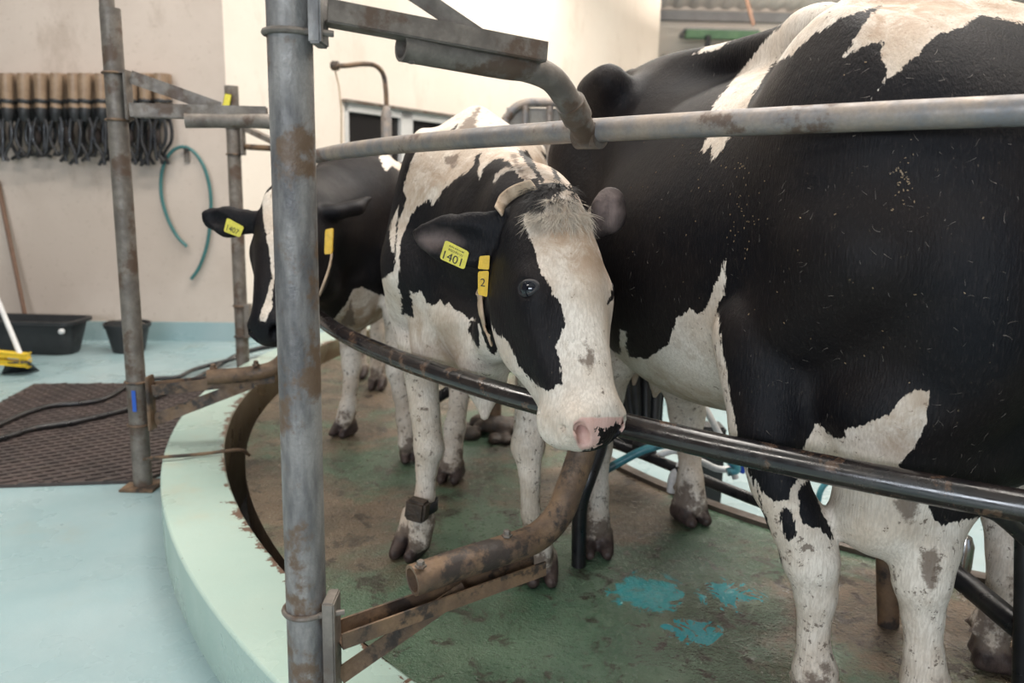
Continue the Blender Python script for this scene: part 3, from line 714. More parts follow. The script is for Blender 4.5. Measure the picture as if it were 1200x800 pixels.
# ---- cow 1: large body filling the right of the view
def cow_near():
    F = Field(); hd = (.29, -.957)
    P, R = trunk(F, (.670, 2.165), hd, 1.14, .93)
    F.ell(P(-.15, 0, .80), (.55, .36, .33), .1, 'body', R)
    pxchain(F, [(905, 400, 1.72, 70), (902, 500, 1.64, 46), (912, 565, 1.60, 32), (934, 610, 1.58, 32), (950, 655, 1.57, 32), (956, 695, 1.57, 24), (953, 745, 1.57, 17.5), (955, 785, 1.57, 25), (955, 810, 1.56, 24)], 'legA', .015)
    pxchain(F, [(1110, 450, 1.62, 85), (1092, 560, 1.56, 50), (1083, 640, 1.51, 37), (1080, 680, 1.50, 31), (1081, 720, 1.50, 22), (1083, 770, 1.49, 21), (1084, 800, 1.49, 26), (1086, 825, 1.48, 25)], 'legB', .02)
    hoof(F, (.70, 1.57), (0, -1), 'hoofA', 1.05); hoof(F, (.93, 1.50), (.2, -1), 'hoofB', 1.05)
    pxchain(F, [(740, 330, 2.75, 70), (722, 420, 2.6, 24), (716, 465, 2.62, 14), (704, 525, 2.50, 12), (700, 575, 2.48, 12.5), (699, 612, 2.46, 16)], 'legC', .03)
    pxchain(F, [(830, 350, 2.8, 60), (800, 440, 2.75, 28), (805, 485, 2.82, 20), (808, 525, 2.78, 13), (809, 560, 2.75, 13.5), (812, 588, 2.74, 17)], 'legD', .03)
    hoof(F, (.30, 2.46), (.05, -1), 'hoofC', 1.0); hoof(F, (.68, 2.74), (.35, -1), 'hoofD', 1.05)
    F.cone(aty(962, 455, 1.66), aty(968, 512, 1.62), .09, .05, .05, 'body'); F.chain([(aty(1095, 545, 1.57), .11), (aty(1180, 490, 1.62), .12), (aty(1290, 430, 1.6), .12)], .06, 'neck')
    F.ell(aty(1032, 597, 1.56), (.10, .10, .10), .025, 'body'); F.cone(aty(1050, 480, 1.56), aty(1042, 585, 1.54), .16, .09, .04, 'body')
    F.chain([(P(.42, 0, 1.14), .27), (np.array([1.16, 1.56, 1.27]), .20), (np.array([1.40, 1.45, 1.26]), .15), (np.array([1.48, 1.42, 1.24]), .11)], .09, 'neck')
    F.chain([(P(.34, 0, 1.38), .07), (np.array([1.12, 1.58, 1.46]), .06), (np.array([1.42, 1.44, 1.38]), .05)], .08, 'neck')
    F.chain([(aty(1060, 520, 1.58), .10), (np.array([1.16, 1.50, 1.02]), .08), (np.array([1.4, 1.4, 1.08]), .08)], .08, 'neck')
    P0 = np.array([1.50, 1.38, 1.33]); P1 = np.array([1.60, 1.03, .99])
    head(F, P0, P1, (.25, -.5, .85))
    for q in (1, -1): F.chain([(P0+[.08*q, .06, -.05], .03), (P0+[.16*q, .1, -.06], .05), (P0+[.24*q, .14, -.08], .012)], .02, 'ear', ((0, 1, .2), .35))
    polys = [('body shoulder thigh neck', True, [(937, 3), (920, 25), (897, 47), (875, 75), (843, 113), (827, 136), (838, 130), (846, 140), (826, 165), (818, 184), (834, 170), (832, 194), (853, 165), (872, 132), (883, 110), (903, 78), (933, 60), (957, 38), (987, 20), (1033, 7), (1017, 23), (1000, 47), (987, 67), (1013, 55), (1038, 48), (1030, 67), (1040, 80), (1033, 100), (1017, 121), (1043, 93), (1067, 70), (1100, 40), (1133, 30), (1147, 17), (1170, 22), (1200, 27), (1300, 10), (1300, -150), (960, -150)]),
      ('body shoulder', True, [(812, 64), (830, 52), (860, 40), (863, 44), (840, 58)]),
      ('body thigh udder shoulder legC legD', True, [(851, 296), (844, 321), (832, 346), (829, 360), (818, 368), (809, 362), (792, 373), (789, 390), (782, 404), (759, 420), (738, 418), (733, 406), (734, 389), (727, 387), (726, 406), (727, 416), (716, 411), (709, 426), (680, 430), (680, 640), (884, 640), (884, 550), (868, 510), (858, 480), (849, 462), (845, 440), (843, 412), (846, 390), (849, 340), (852, 296)]),
      ('shoulder body neck legB', True, [(943, 506), (948, 498), (955, 494), (962, 500), (978, 516), (991, 513), (992, 503), (1014, 496), (1039, 487), (1058, 467), (1074, 456), (1090, 459), (1085, 487), (1080, 506), (1072, 525), (1050, 547), (1075, 575), (1091, 597), (1098, 619), (1118, 618), (1130, 626), (1160, 900), (935, 900), (935, 640), (938, 560), (940, 528)]),
      ('shoulder body neck legB', False, [(1088, 585), (1095, 604), (1101, 618), (1118, 611), (1148, 606), (1220, 590), (1220, 500), (1100, 540)]),
      ('legA', False, [(830, 300), (1000, 300), (960, 490), (940, 528), (938, 560), (926, 572), (925, 585), (912, 587), (896, 580), (880, 548), (865, 520)]),
      ('legA', False, [(934, 575), (948, 562), (958, 583), (966, 605), (975, 632), (962, 619), (942, 616), (937, 605)]),
      ('legA', False, [(912, 597), (925, 594), (931, 608), (932, 624), (927, 635), (919, 627), (914, 610)]),
      ('legA', False, [(860, 530), (880, 560), (894, 600), (903, 640), (910, 676), (919, 672), (914, 650), (904, 628), (898, 606), (886, 572), (880, 550)]),
    ]
    extra = [('tan', 'body shoulder udder thigh', [(735, 425), (800, 450), (860, 470), (850, 500), (760, 495)]), ('tan', 'body shoulder neck', [(1000, -60), (1200, -60), (1200, 30), (1100, 30), (1020, 70), (1000, 40)]), ('tan', 'body shoulder neck', [(1035, 495), (1090, 455), (1090, 500), (1055, 540), (1030, 525)]), ('mark', 'body neck shoulder', [(1048, 575), (1080, 585), (1078, 600), (1072, 612), (1055, 610), (1050, 595)]),
             ('mark', 'legB', [(1075, 640), (1100, 640), (1104, 670), (1094, 700), (1085, 690), (1078, 665)])]
    cow = make_cow('cow', F, {'*': False, 'legA': True, 'legB': True, 'legC': True, 'legD': True, 'hoofA': True, 'hoofB': True, 'hoofC': True, 'hoofD': True}, polys, .0115, [],
        'big near cow with black flank and white shoulder stripe, her head beyond the right edge', extra=extra)
    return cow
# ------------------------------------------------------------------ animals
from mathutils.bvhtree import BVHTree
cow2, HB, HRB, SB, PB = cow_looking()
cow3, PC = cow_far()
cow1 = cow_near()
def bvh(o):
    me = o.data; V = [v.co+o.location for v in me.vertices]
    return BVHTree.FromPolygons(V, [tuple(p.vertices) for p in me.polygons])
T1, T2, T3 = bvh(cow1), bvh(cow2), bvh(cow3)
def hit(T, px, py, off=0.0):
    d = Vector(ray(px, py)).normalized(); h = T.ray_cast(Vector(EYEP), d)
    if h[0] is None: return None, None
    return h[0]+h[1]*off, h[1]
def strand(mb, p, d, L, r, curl, n=5):
    p = Vector(p); d = Vector(d).normalized(); pts = [p.copy()]
    for i in range(n):
        d = (d+Vector(curl)*(1/n)).normalized(); p = p+d*L/n; pts.append(p.copy())
    mb.tube(pts, [r*(1-i/(n+.6)) for i in range(n+1)], 4, False)
def eye(parent, H, HR, S, side, T=None):
    c = Vector(H(.184, .101*side, -.033)); r = .0235*S
    nrm = Vector(HR[1])*side+Vector(HR[2])*.35; nrm.normalize()
    mb = MB(); bmesh.ops.create_uvsphere(mb.bm, u_segments=24, v_segments=16, radius=r, matrix=Matrix.Translation(c))
    e = mb.build('eyeball', MAT['eyeball'], parent)
    a = Vector(HR[0]); b = nrm.cross(a).normalized()
    mb = MB(); pts = []
    for k in range(25):
        t = 2*math.pi*k/24
        d = (a*math.cos(t)*.60 + b*math.sin(t)*1.02)
        pts.append(c+(d*r*.90)+nrm*r*(.66-.26*abs(math.sin(t))))
    up_ = pts[6:19]; lo_ = pts[18:]+pts[:7]
    mb.tube(pts, .0058*S, 8, False); mb.build('eyelid', MAT['lid'], parent)
    MB().tube([c+(p-c)*.93 for p in (pts[20:]+pts[:5])], .0022*S, 6, False).build('eye_rim', MAT['eye_rim'], parent)
def quad_plate(name, c4, mat, parent, thick, toward, sub=6):
    """slightly rounded thin plate through four corners"""
    c = [Vector(p) for p in c4]; mb = MB(); t = Vector(toward)
    def P(u, v): return c[0]*(1-u)*(1-v)+c[1]*u*(1-v)+c[2]*u*v+c[3]*(1-u)*v
    r = .12; pts = []
    for (u, v, a0) in ((1-r, 1-r, 0), (r, 1-r, 90), (r, r, 180), (1-r, r, 270)):
        for k in range(5):
            a = math.radians(a0+k*22.5); pts.append(P(u+r*math.cos(a), v+r*math.sin(a)))
    mb.poly(pts, t*thick)
    return mb.build(name, mat, parent, smooth=False)
def text_on(parent, txt, c4, mat, lift, name='lettering', u0=.1, v0=.5, w=.8, h=.42):
    """ink lettering on a plate; c4 corners: top-left, top-right, bottom-right, bottom-left"""
    c = [Vector(p) for p in c4]
    cu = bpy.data.curves.new('lettering', 'FONT'); cu.body = txt; cu.size = 1; cu.extrude = .01
    ob = bpy.data.objects.new('lettering', cu); COL.objects.link(ob)
    me = bpy.data.meshes.new_from_object(ob.evaluated_get(bpy.context.evaluated_depsgraph_get()))
    bpy.data.objects.remove(ob); bpy.data.curves.remove(cu)
    xs = [v.co.x for v in me.vertices]; ys = [v.co.y for v in me.vertices]
    x0, x1, y0, y1 = min(xs), max(xs), min(ys), max(ys); L = Vector(lift)
    wl = world_loc(parent)
    for v in me.vertices:
        u = u0+w*(v.co.x-x0)/(x1-x0); q = v0+h*(1-(v.co.y-y0)/(y1-y0))
        p = c[0]*(1-u)*(1-q)+c[1]*u*(1-q)+c[2]*u*q+c[3]*(1-u)*q
        v.co = p+L*(1+v.co.z*10)-wl
    o = bpy.data.objects.new(name, me); COL.objects.link(o); o.parent = parent; me.materials.clear(); me.materials.append(mat)
    return o
def strap(parent, T, pxs, w, mat, name='collar', off=.006, wdir=None):
    pts = []
    for p in pxs:
        h, n = hit(T, p[0], p[1]) if len(p) == 2 else (Vector(aty(*p)), Vector((0, -1, 0)))
        if h is None: continue
        pts.append((h+n*off, n))
    C = bez([p for p, n in pts], 5); m = len(C)
    nn = [pts[min(int(i/5), len(pts)-1)][1] for i in range(m)]
    rows = []
    for i in range(m):
        t = (C[min(i+1, m-1)]-C[max(i-1, 0)]).normalized(); s = t.cross(nn[i]).normalized() if wdir is None else Vector(wdir)
        rows.append([C[i]-s*w/2, C[i]-s*w*.25+nn[i]*.002, C[i]+s*w*.25+nn[i]*.002, C[i]+s*w/2])
    mb = MB().grid(rows); o = mb.build(name, mat, parent)
    md = o.modifiers.new('thickness', 'SOLIDIFY'); md.thickness = .004; md.offset = 0
    return o

# cow 2: eyes, forelock, whiskers, ear tag, collar, leg sensor
eye(cow2, HB, HRB, SB, 1); eye(cow2, HB, HRB, SB, -1)
rnd = random.Random(3)
mbw, mbk = MB(), MB()
for i in range(2600):
    px = rnd.uniform(624, 693); py = rnd.uniform(213, 262)
    h, n = hit(T2, px, py)
    if h is None: continue
    dark = (py < (233 if px < 690 else 226)+rnd.uniform(-9, 5)) or (px < 642 and py < 243)
    sw = (px-664)/40
    d = Vector((sw*.25-.18+rnd.uniform(-.35, .35), -.35, -.55+rnd.uniform(-.3, .35)))+n*.5
    d = d+Vector((math.sin(px*.35)*.5, 0, math.cos(py*.4)*.25))
    strand(mbk if dark else mbw, h-n*.002, d, rnd.uniform(.02, .052), rnd.uniform(.0005, .0010), (rnd.uniform(-1.3, .9), -.1, -.9+rnd.uniform(-.6, .5)))
mbw.build('forelock', MAT['cow_hair'], cow2)['kind'] = 'stuff'; mbk.build('poll_hair', MAT['black_hair'], cow2)['kind'] = 'stuff'
mb = MB()
for i in range(46):
    al = rnd.uniform(.43, .50); sd = rnd.choice((-1, 1))*rnd.uniform(.055, .08); p = Vector(HB(al, sd, rnd.uniform(-.1, -.02)))
    d = Vector(HRB[1])*(1 if sd > 0 else -1)+Vector(HRB[0])*rnd.uniform(-.2, .8)+Vector(HRB[2])*rnd.uniform(-.5, .5)
    strand(mb, p, d, rnd.uniform(.03, .06), .0005, (0, 0, -.3))
mb.build('whiskers', MAT['cow_hair'], cow2)['kind'] = 'stuff'
def tagq(T, pxs, off):
    ps = []
    for x, y in pxs:
        h, n = hit(T, x, y); ps.append(h)
    ys = [p.y for p in ps if p is not None]; y = min(ys)-off
    return [Vector(aty(x, yy, y)) for x, yy in pxs]
q = tagq(T2, [(522, 281), (550, 295), (544, 316), (515, 303)], .008)
toe = Vector((0, -1, .1))
et = quad_plate('ear_tag', q, MAT['tag_yellow'], cow2, .003, -toe)
text_on(et, '1401', q, MAT['ink'], toe*.0008, 'tag_number', .10, .50, .72, .42)
text_on(et, 'NL 12 3456', q, MAT['ink'], toe*.0008, 'tag_small_print', .22, .10, .55, .10) if False else None
# small printed bars in the upper part of the tag
mb = MB()
for r_ in (.14, .30, .36):
    for k in range(11):
        u = .22+.055*k+rnd.uniform(-.008, .008); hh = (.07 if r_ == .14 else .045); w_ = rnd.uniform(.016, .034)
        P = lambda u, v: q[0]*(1-u)*(1-v)+q[1]*u*(1-v)+q[2]*u*v+q[3]*(1-u)*v
        mb.poly([P(u, r_)+toe*.0008, P(u+w_, r_)+toe*.0008, P(u+w_, r_+hh)+toe*.0008, P(u, r_+hh)+toe*.0008])
mb.build('tag_print', MAT['ink'], et, smooth=False)
col = strap(cow2, T2, [(628, 222), (616, 225), (604, 230), (594, 238), (584, 250)], .03, MAT['strap'], off=.012, wdir=Vector((-.5, .35, .6)).normalized())
strap(cow2, T2, [(567, 338), (567, 352), (569, 368), (573, 384), (580, 398)], .026, MAT['strap'], 'collar_end', off=.010)
q = tagq(T2, [(562, 300), (574, 299), (573, 316), (560, 315)], .012); quad_plate('collar_tag', q, MAT['amber_plastic'], cow2, .014, -toe)
q = tagq(T2, [(560, 318), (573, 317), (571, 348), (560, 345)], .012); ct = quad_plate('collar_tag', q, MAT['amber_plastic'], cow2, .014, -toe)
text_on(ct, '2', q, MAT['ink'], toe*.0008, 'tag_number', .25, .30, .45, .32)
# leg sensor with strap on the fore leg
h0, n0 = hit(T2, 496, 597)
c = Vector(aty(489, 597, 2.335))
lb = MB()
pts = []; cc = Vector(aty(498, 592, 2.39))
for k in range(29):
    a = 2*math.pi*k/28; pts.append(cc+Vector((math.cos(a)*.043, math.sin(a)*.047, .007*math.cos(a))))
rows = [[p+Vector((0, 0, -.017)), p+Vector((0, 0, .017))] for p in pts]
lbo = lb.grid(rows).build('leg_band', MAT['black_plastic'], cow2); md = lbo.modifiers.new('thickness', 'SOLIDIFY'); md.thickness = .006
sb = MB().obox(c, Vector((.032, -.01, -.004)), Vector((.008, .022, 0)), Vector((.004, 0, .034)), .008); sbo = sb.build('sensor_box', MAT['mud'], lbo)
# cow 3: tags
q = tagq(T3, [(266, 255), (286, 266), (281, 278), (262, 271)], .008)
et3 = quad_plate('ear_tag', q, MAT['tag_yellow'], cow3, .003, -toe); text_on(et3, '1407', q, MAT['ink'], toe*.001, 'tag_number', .14, .42, .7, .42)
q = tagq(T3, [(381, 269), (390, 267), (389, 297), (380, 298)], .012); quad_plate('collar_tag', q, MAT['amber_plastic'], cow3, .014, -toe)
strap(cow3, T3, [(386, 297), (385, 306), (382, 318), (377, 332), (372, 345)], .012, MAT['strap'], off=.008)
# loose pale hairs and chaff on the black flank of the near cow
mb = MB(); rnd = random.Random(9)
for i in range(230):
    px = rnd.uniform(735, 1195); py = rnd.uniform(60, 560)
    h, n = hit(T1, px, py)
    if h is None: continue
    d = Vector((rnd.uniform(-1, 1), rnd.uniform(-.3, .3), rnd.uniform(-1, 1)))
    strand(mb, h+n*.001, d-n*d.dot(n), rnd.uniform(.006, .022), rnd.uniform(.00022, .00045), (rnd.uniform(-1.4, 1.4), 0, rnd.uniform(-1.4, 1.4)), 4)
mb.build('loose_hair', MAT['loose_hair'], cow1)['kind'] = 'stuff'
mb = MB()
for cx_, cy_, sx_, sy_, n_ in ((1058, 205, 7, 22, 40), (868, 200, 12, 30, 22), (868, 262, 8, 30, 22), (800, 190, 40, 25, 20), (920, 300, 140, 120, 40)):
    for i in range(n_):
        px = rnd.gauss(cx_, sx_); py = rnd.gauss(cy_, sy_); h, n = hit(T1, px, py)
        if h is None or px > 1195: continue
        a = Vector((rnd.uniform(-1, 1), 0, rnd.uniform(-1, 1))); a = (a-n*a.dot(n)).normalized(); b = n.cross(a)
        mb.obox(h+n*.0008, a*rnd.uniform(.0007, .0022), b*rnd.uniform(.0004, .0010), n*.0006)
mb.build('chaff', MAT['chaff'], cow1, smooth=False)['kind'] = 'stuff'
# cow 4: only her muddy hind leg reaches the view
F4 = Field(); h4 = (.93, -.37)
P4, R4 = trunk(F4, (2.03, 1.78), h4, .97, .9)
fa = np.array([1.285, 1.86, 0.]); fb = P4(-.62, .17, 0)
for c4, g4, sy in ((fa, 'A', -.18), (fb, 'B', .2)):
    F4.chain([(P4(-.5, sy, .85), .11), (P4(-.62, sy, .64), .07), (c4+[-.02, .08, .48], .052), (c4+[0, .03, .30], .040), (c4+[0, 0, .14], .046)], .03, 'leg'+g4); hoof(F4, c4, h4, 'hoof'+g4, 1.0)
for sy, g4 in ((-.17, 'C'), (.17, 'D')):
    c4 = P4(.52, sy, 0); F4.chain([(P4(.5, sy, .8), .1), (P4(.52, sy, .42), .052), (P4(.52, sy, .14), .042)], .03, 'leg'+g4); hoof(F4, c4, h4, 'hoof'+g4, 1.0)
F4.chain([(P4(.42, 0, 1.14), .25), (P4(.85, 0, 1.2), .17), (P4(1.1, 0, 1.2), .12)], .08, 'neck')
head(F4, P4(1.15, 0, 1.24), P4(1.42, 0, .86), tuple(unit(P4(1.6, 0, 1.4)-P4(1.2, 0, 1.2))))
for sy in (1, -1): F4.chain([(P4(1.12, .09*sy, 1.2), .03), (P4(1.08, .18*sy, 1.2), .045), (P4(1.05, .26*sy, 1.19), .012)], .02, 'ear', ((0, 1, .2), .35))
cow4 = make_cow('cow', F4, {'*': True, 'ear': False, 'head': False}, [('body thigh shoulder', False, [(1220, 0), (1900, 0), (1900, 500), (1300, 560), (1220, 400)])], .018, [],
    'muddy white cow leg at the right edge under the dark rail', dirt_z=.32)

# ------------------------------------------------------------------ floors, curb, walls
def annulus(name, r0, r1, z0, z1, a0, a1, mat, n=160, kind='structure', mats=None):
    mb = MB(); full = abs(a1-a0) >= 360
    pr = []
    m = n if full else n+1
    for i in range(m):
        a = math.radians(a0+(a1-a0)*i/n); c, s = math.cos(a), math.sin(a)
        pr.append([mb.bm.verts.new((RC[0]+r*c, RC[1]+r*s, z)) for r, z in ((r0, z0), (r0, z1), (r1, z1), (r1, z0))])
    for i in range(n):
        A, B = pr[i], pr[(i+1) % m]
        for k in range(4): mb.bm.faces.new((A[k], A[(k+1) % 4], B[(k+1) % 4], B[k]))
    if not full:
        mb.bm.faces.new(pr[0]); mb.bm.faces.new(pr[-1][::-1])
    o = mb.build(name, mat, origin=(RC[0], RC[1], z0)); o['kind'] = kind
    return o
ZF, ZC = -.10, .095
RI, RO, RPO, RPI = 3.965, 4.20, 3.885, 2.36
mb = MB()                              # floor with a round hole for the rotary platform
n = 160
ring = [mb.bm.verts.new((RC[0]+(RO-.02)*math.cos(2*math.pi*k/n), RC[1]+(RO-.02)*math.sin(2*math.pi*k/n), ZF)) for k in range(n)]
outer = [mb.bm.verts.new((RC[0]+22*math.cos(2*math.pi*k/n), RC[1]+22*math.sin(2*math.pi*k/n), ZF)) for k in range(n)]
for k in range(n): mb.bm.faces.new((ring[k], ring[(k+1) % n], outer[(k+1) % n], outer[k]))
mb.build('floor', MAT['turquoise_paint'], origin=(0, 0, ZF))['kind'] = 'structure'
curb = annulus('trim_1', RI, RO, -.45, ZC, 0, 360, MAT['curb_paint'], 220)
bv = curb.modifiers.new('bevel', 'BEVEL'); bv.width = .008; bv.segments = 2; bv.limit_method = 'ANGLE'
curb.data.materials.append(MAT['curb_inner'])
for p in curb.data.polygons:
    c_ = Vector(p.center); nv = p.normal
    if abs(nv.z) < .3 and (Vector((c_.x, c_.y, 0))).length < RI+.01: p.material_index = 1
plat = annulus('rotary_platform', RPI, RPO, -.14, 0, 0, 360, MAT['platform_floor'], 220)
plat.data.materials.append(MAT['platform_edge'])
for p in plat.data.polygons:
    if abs(p.normal.z) < .3: p.material_index = 1
annulus('trim_2', RPI-.02, RPI+.03, -.10, .018, 0, 360, MAT['platform_edge'], 220)
MB().lathe((RC[0], RC[1], -.45), [(RI+.02, 0), (RI+.02, .02)], 120).build('floor_pit', MAT['black_plastic'])['kind'] = 'structure'
MB().lathe((RC[0], RC[1], -.43), [(RPI-.1, 0), (RPI-.1, .13)], 120).build('floor_inner', MAT['turquoise_paint'])['kind'] = 'structure'

WA = Vector((-9.0, 6.38-.09*6.72, 0)); WB = Vector((-2.28, 6.38, 0)); d2 = Vector((.54, .84, 0)).normalized(); WC = WB+d2*8.40
def wall_seg(name, a, b, z0, z1, mat, th, holes=None):
    d = (b-a).normalized(); nrm = Vector((-d.y, d.x, 0)); L = (b-a).length
    mb = MB(); rects = [(0, L, z0, z1)]
    if holes:
        u0, u1, h0, h1 = holes; rects = [(0, u0, z0, z1), (u1, L, z0, z1), (u0, u1, z0, h0), (u0, u1, h1, z1)]
    for u0_, u1_, a0, a1 in rects:
        mb.obox(a+d*(u0_+u1_)/2+nrm*th/2+Vector((0, 0, (a0+a1)/2)), d*(u1_-u0_)/2, nrm*th/2, Vector((0, 0, (a1-a0)/2)))
    o = mb.build(name, mat, smooth=False, origin=(a+b)/2); o['kind'] = 'structure'; return o
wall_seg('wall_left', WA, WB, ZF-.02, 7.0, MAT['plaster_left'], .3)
wz = (1.28, 3.08, 1.15, 1.93)
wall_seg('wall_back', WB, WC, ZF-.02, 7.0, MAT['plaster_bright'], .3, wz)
wall_seg('wall_far', Vector((1.5, 15.6, 0)), Vector((12.5, 15.6, 0)), ZF-.02, 4.6, MAT['plaster_bright'], .3)
wall_seg('wall_right', Vector((12.4, 15.6, 0)), Vector((12.4, -6, 0)), ZF-.02, 7.0, MAT['plaster_dim'], .3)
wall_seg('wall_front', Vector((12.4, -6, 0)), Vector((-9, -6, 0)), ZF-.02, 7.0, MAT['plaster_dim'], .3, (5.0, 16.5, .0, 3.6))
wall_seg('wall_side', Vector((-9, -6, 0)), WA, ZF-.02, 7.0, MAT['plaster_dim'], .3)
# turquoise skirting
dA = (WB-WA).normalized(); nA = Vector((dA.y, -dA.x, 0))
def skirting(name, a, b, h):
    d = (b-a).normalized(); nn_ = Vector((d.y, -d.x, 0))
    o = MB().obox((a+b)/2+nn_*.012+Vector((0, 0, ZF+h/2)), (b-a)/2, nn_*.012, Vector((0, 0, h/2))).build(name, MAT['curb_inner2'] if 'curb_inner2' in MAT else MAT['turquoise_paint'], smooth=False); o['kind'] = 'structure'
skirting('baseboard_left', WA, WB, .155); skirting('baseboard_back', WB, WC, .12)
# window in the back wall
def wp(u, z, off=0.0): return WB+d2*u+Vector((d2.y, -d2.x, 0))*off+Vector((0, 0, z))
nB = Vector((d2.y, -d2.x, 0))
wn = empty('window_1', wp(2.18, wz[2]), None, None); wn['kind'] = 'structure'
mb = MB()
def wbar(u0, u1, z0, z1, o0=-.06, o1=.005): mb.obox(wp((u0+u1)/2, (z0+z1)/2, (o0+o1)/2), d2*(u1-u0)/2, nB*(o1-o0)/2, Vector((0, 0, (z1-z0)/2)), .004)
u0, u1, z0, z1 = wz
wbar(u0, u1, z1-.075, z1); wbar(u0, u1, z0, z0+.07); wbar(u0, u0+.05, z0, z1); wbar(u1-.12, u1, z0, z1); wbar(2.06, 2.24, z0, z1)
mb.build('window_frame', MAT['white_frame'], wn, smooth=False)
mb = MB(); mb.obox(wp((u0+u1)/2, (z0+z1)/2, -.04), d2*(u1-u0)/2, nB*.006, Vector((0, 0, (z1-z0)/2))); mb.build('pane', MAT['window_glass'], wn, smooth=False)
mb = MB(); mb.obox(wp((u0+u1)/2+.02, z1+.012, .02), d2*((u1-u0)/2+.05), nB*.025, Vector((0, 0, .014))); mb.build('drip_bar', MAT['old_galvanised'], wn, smooth=False)
# ceiling: sloping corrugated sheets over the hall
mb = MB(); rows = []
for yy, zz in ((15.8, 4.56), (4.0, 6.9), (-6.3, 4.8)):
    rows.append([Vector((-9.4+.075*i, yy, zz+(.02 if (i//2) % 2 else -.02))) for i in range(292)])
o = mb.grid(rows).build('ceiling', MAT['sheet_roof'], smooth=False, origin=(0, 4, 4.8)); o['kind'] = 'structure'
md = o.modifiers.new('thickness', 'SOLIDIFY'); md.thickness = .03
o = MB().box((1.5, 15.40, 4.32), (12.3, 15.58, 4.48)).build('ceiling_beam', MAT['grey_beam'], smooth=False); o['kind'] = 'structure'
# fluorescent fittings and their light
def lamp(x, y, z, L, power, colr, rot=0):
    t = empty('ceiling_light', (x, y, z), None, None)
    MB().box((x-L/2, y-.08, z), (x+L/2, y+.08, z+.07), .01).build('housing', MAT['white_frame'], t)
    MB().tube([(x-L/2+.05, y, z-.02), (x+L/2-.05, y, z-.02)], .018, 12).build('tube', MAT['lamp_glow'], t)
    l = bpy.data.lights.new('tube_light', 'AREA'); l.shape = 'RECTANGLE'; l.size = L; l.size_y = .25; l.energy = power; l.color = colr
    lo = bpy.data.objects.new('tube_light', l); COL.objects.link(lo); lo.location = (x, y, z-.06)
    return t
# ------------------------------------------------------------------ rails and posts round the platform
def ring_tube(name, R, zf, a0, a1, r, mat, n=120):
    pts = [ringp(R, a0+(a1-a0)*i/n, zf(a0+(a1-a0)*i/n)) for i in range(n+1)]
    return MB().tube(pts, r, 20).build(name, mat)
RR = 3.6
tag(ring_tube('guard_rail', RR, lambda a: .685, -222, -70, .0285, MAT['dark_rubber_rail']), 'dark rubber-coated curved rail the cow rests her chin over', 'rail')
tag(ring_tube('guard_rail', RR, lambda a: 1.297+.045*min(max((a+156)/38, -.4), 1.3), -222, -70, .0255, MAT['rail_galvanised']), 'pale galvanised top rail curving above the cows at back height', 'rail')
def vline(x, y, z0, z1, r): return [(x, y, z0), (x, y, z1)]
def clamp(px, py, P, r, parent):
    z = aty(px, py, P[1])[2]; mb = MB()
    pts = [Vector((P[0]+r*math.cos(t), P[1]+r*math.sin(t), z)) for t in [2*math.pi*k/24 for k in range(25)]]
    mb.tube(pts, .0055, 8, False)
    return mb, z
def post(P, r, ztop, zbase, up, low, mat, label, sleeve=None):
    t = empty('rail_post', (P[0], P[1], zbase), label, 'post', 'posts carrying the curved rails')
    mb = MB().tube([(P[0], P[1], zbase), (P[0], P[1], ztop if not sleeve else sleeve)], r, 28)
    if sleeve: mb.tube([(P[0]-.01, P[1], sleeve-.02), (P[0]-.01, P[1], ztop)], r*.72, 24)
    mb.build('pole', mat, t)
    MB().box((P[0]-r*1.9, P[1]-r*1.9, zbase), (P[0]+r*1.9, P[1]+r*1.9, zbase+.012), .003).build('base_plate', MAT['rusty_steel'], t)
    return t
def beam_px(a, b, w, h, up=(0, 0, 1)): return MB().beam(aty(*a), aty(*b), w, h, up)
def channel(a, b, w, h, th=.005):
    """open U channel"""
    a, b = Vector(aty(*a)), Vector(aty(*b)); d = (b-a).normalized(); sd = d.cross(Vector((0, 0, 1))).normalized(); up = sd.cross(d)
    mb = MB(); mb.beam(a-up*(h/2), b-up*(h/2), w, th)
    mb.beam(a+sd*w/2, b+sd*w/2, th, h); mb.beam(a-sd*w/2, b-sd*w/2, th, h)
    return mb
def bolt(p, r, axis, parent, mat):
    MB().lathe(p, [(r*1.5, 0), (r*1.5, r*.5), (r, r*.6), (r, r*1.6), (r*.6, r*1.9)], 6, axis).build('bolt', mat, parent)
def pipe_px(pts, r, n=10): return MB().tube(bez([aty(*p) for p in pts], n), r, 20, hollow=.22)

# near post
A = aty(350, 400, 1.38); PA = (A[0], A[1])
p1 = post(PA, .0375, 2.6, ZF, None, None, MAT['galvanised'], 'near galvanised steel post standing left of centre in front')
for py in (40, 712):
    mb, z = clamp(350, py, PA, .041, p1)
    dr = Vector((.75, .66, 0)).normalized()
    mb.tube([Vector((PA[0]+.03, PA[1]-.028, z)), Vector((PA[0]+.075, PA[1]-.01, z))], .0055, 8); mb.build('clamp', MAT['old_galvanised'], p1)
def bracket(px0, px1, py0, py1, y, parent, mat, th=.006):
    a = Vector(aty(px0, py0, y)); b = Vector(aty(px1, py1, y))
    x0, x1, z0, z1 = min(a.x, b.x), max(a.x, b.x), min(a.z, b.z), max(a.z, b.z); mb = MB()
    mb.box((x0, y-.03, z0), (x1, y+.03, z1), .003)
    mb.build('bracket', mat, parent, smooth=False)
bracket(363, 381, -95, 54, 1.375, p1, MAT['galvanised']); bracket(381, 398, 698, 840, 1.375, p1, MAT['old_galvanised'])
channel((380, 14, 1.385), (634, 62, 1.58), .046, .034).build('upper_arm', MAT['old_galvanised'], p1, smooth=False)
beam_px((381, -78, 1.39), (560, 42, 1.50), .03, .005, (0, 1, .0)).build('upper_brace', MAT['old_galvanised'], p1, smooth=False)
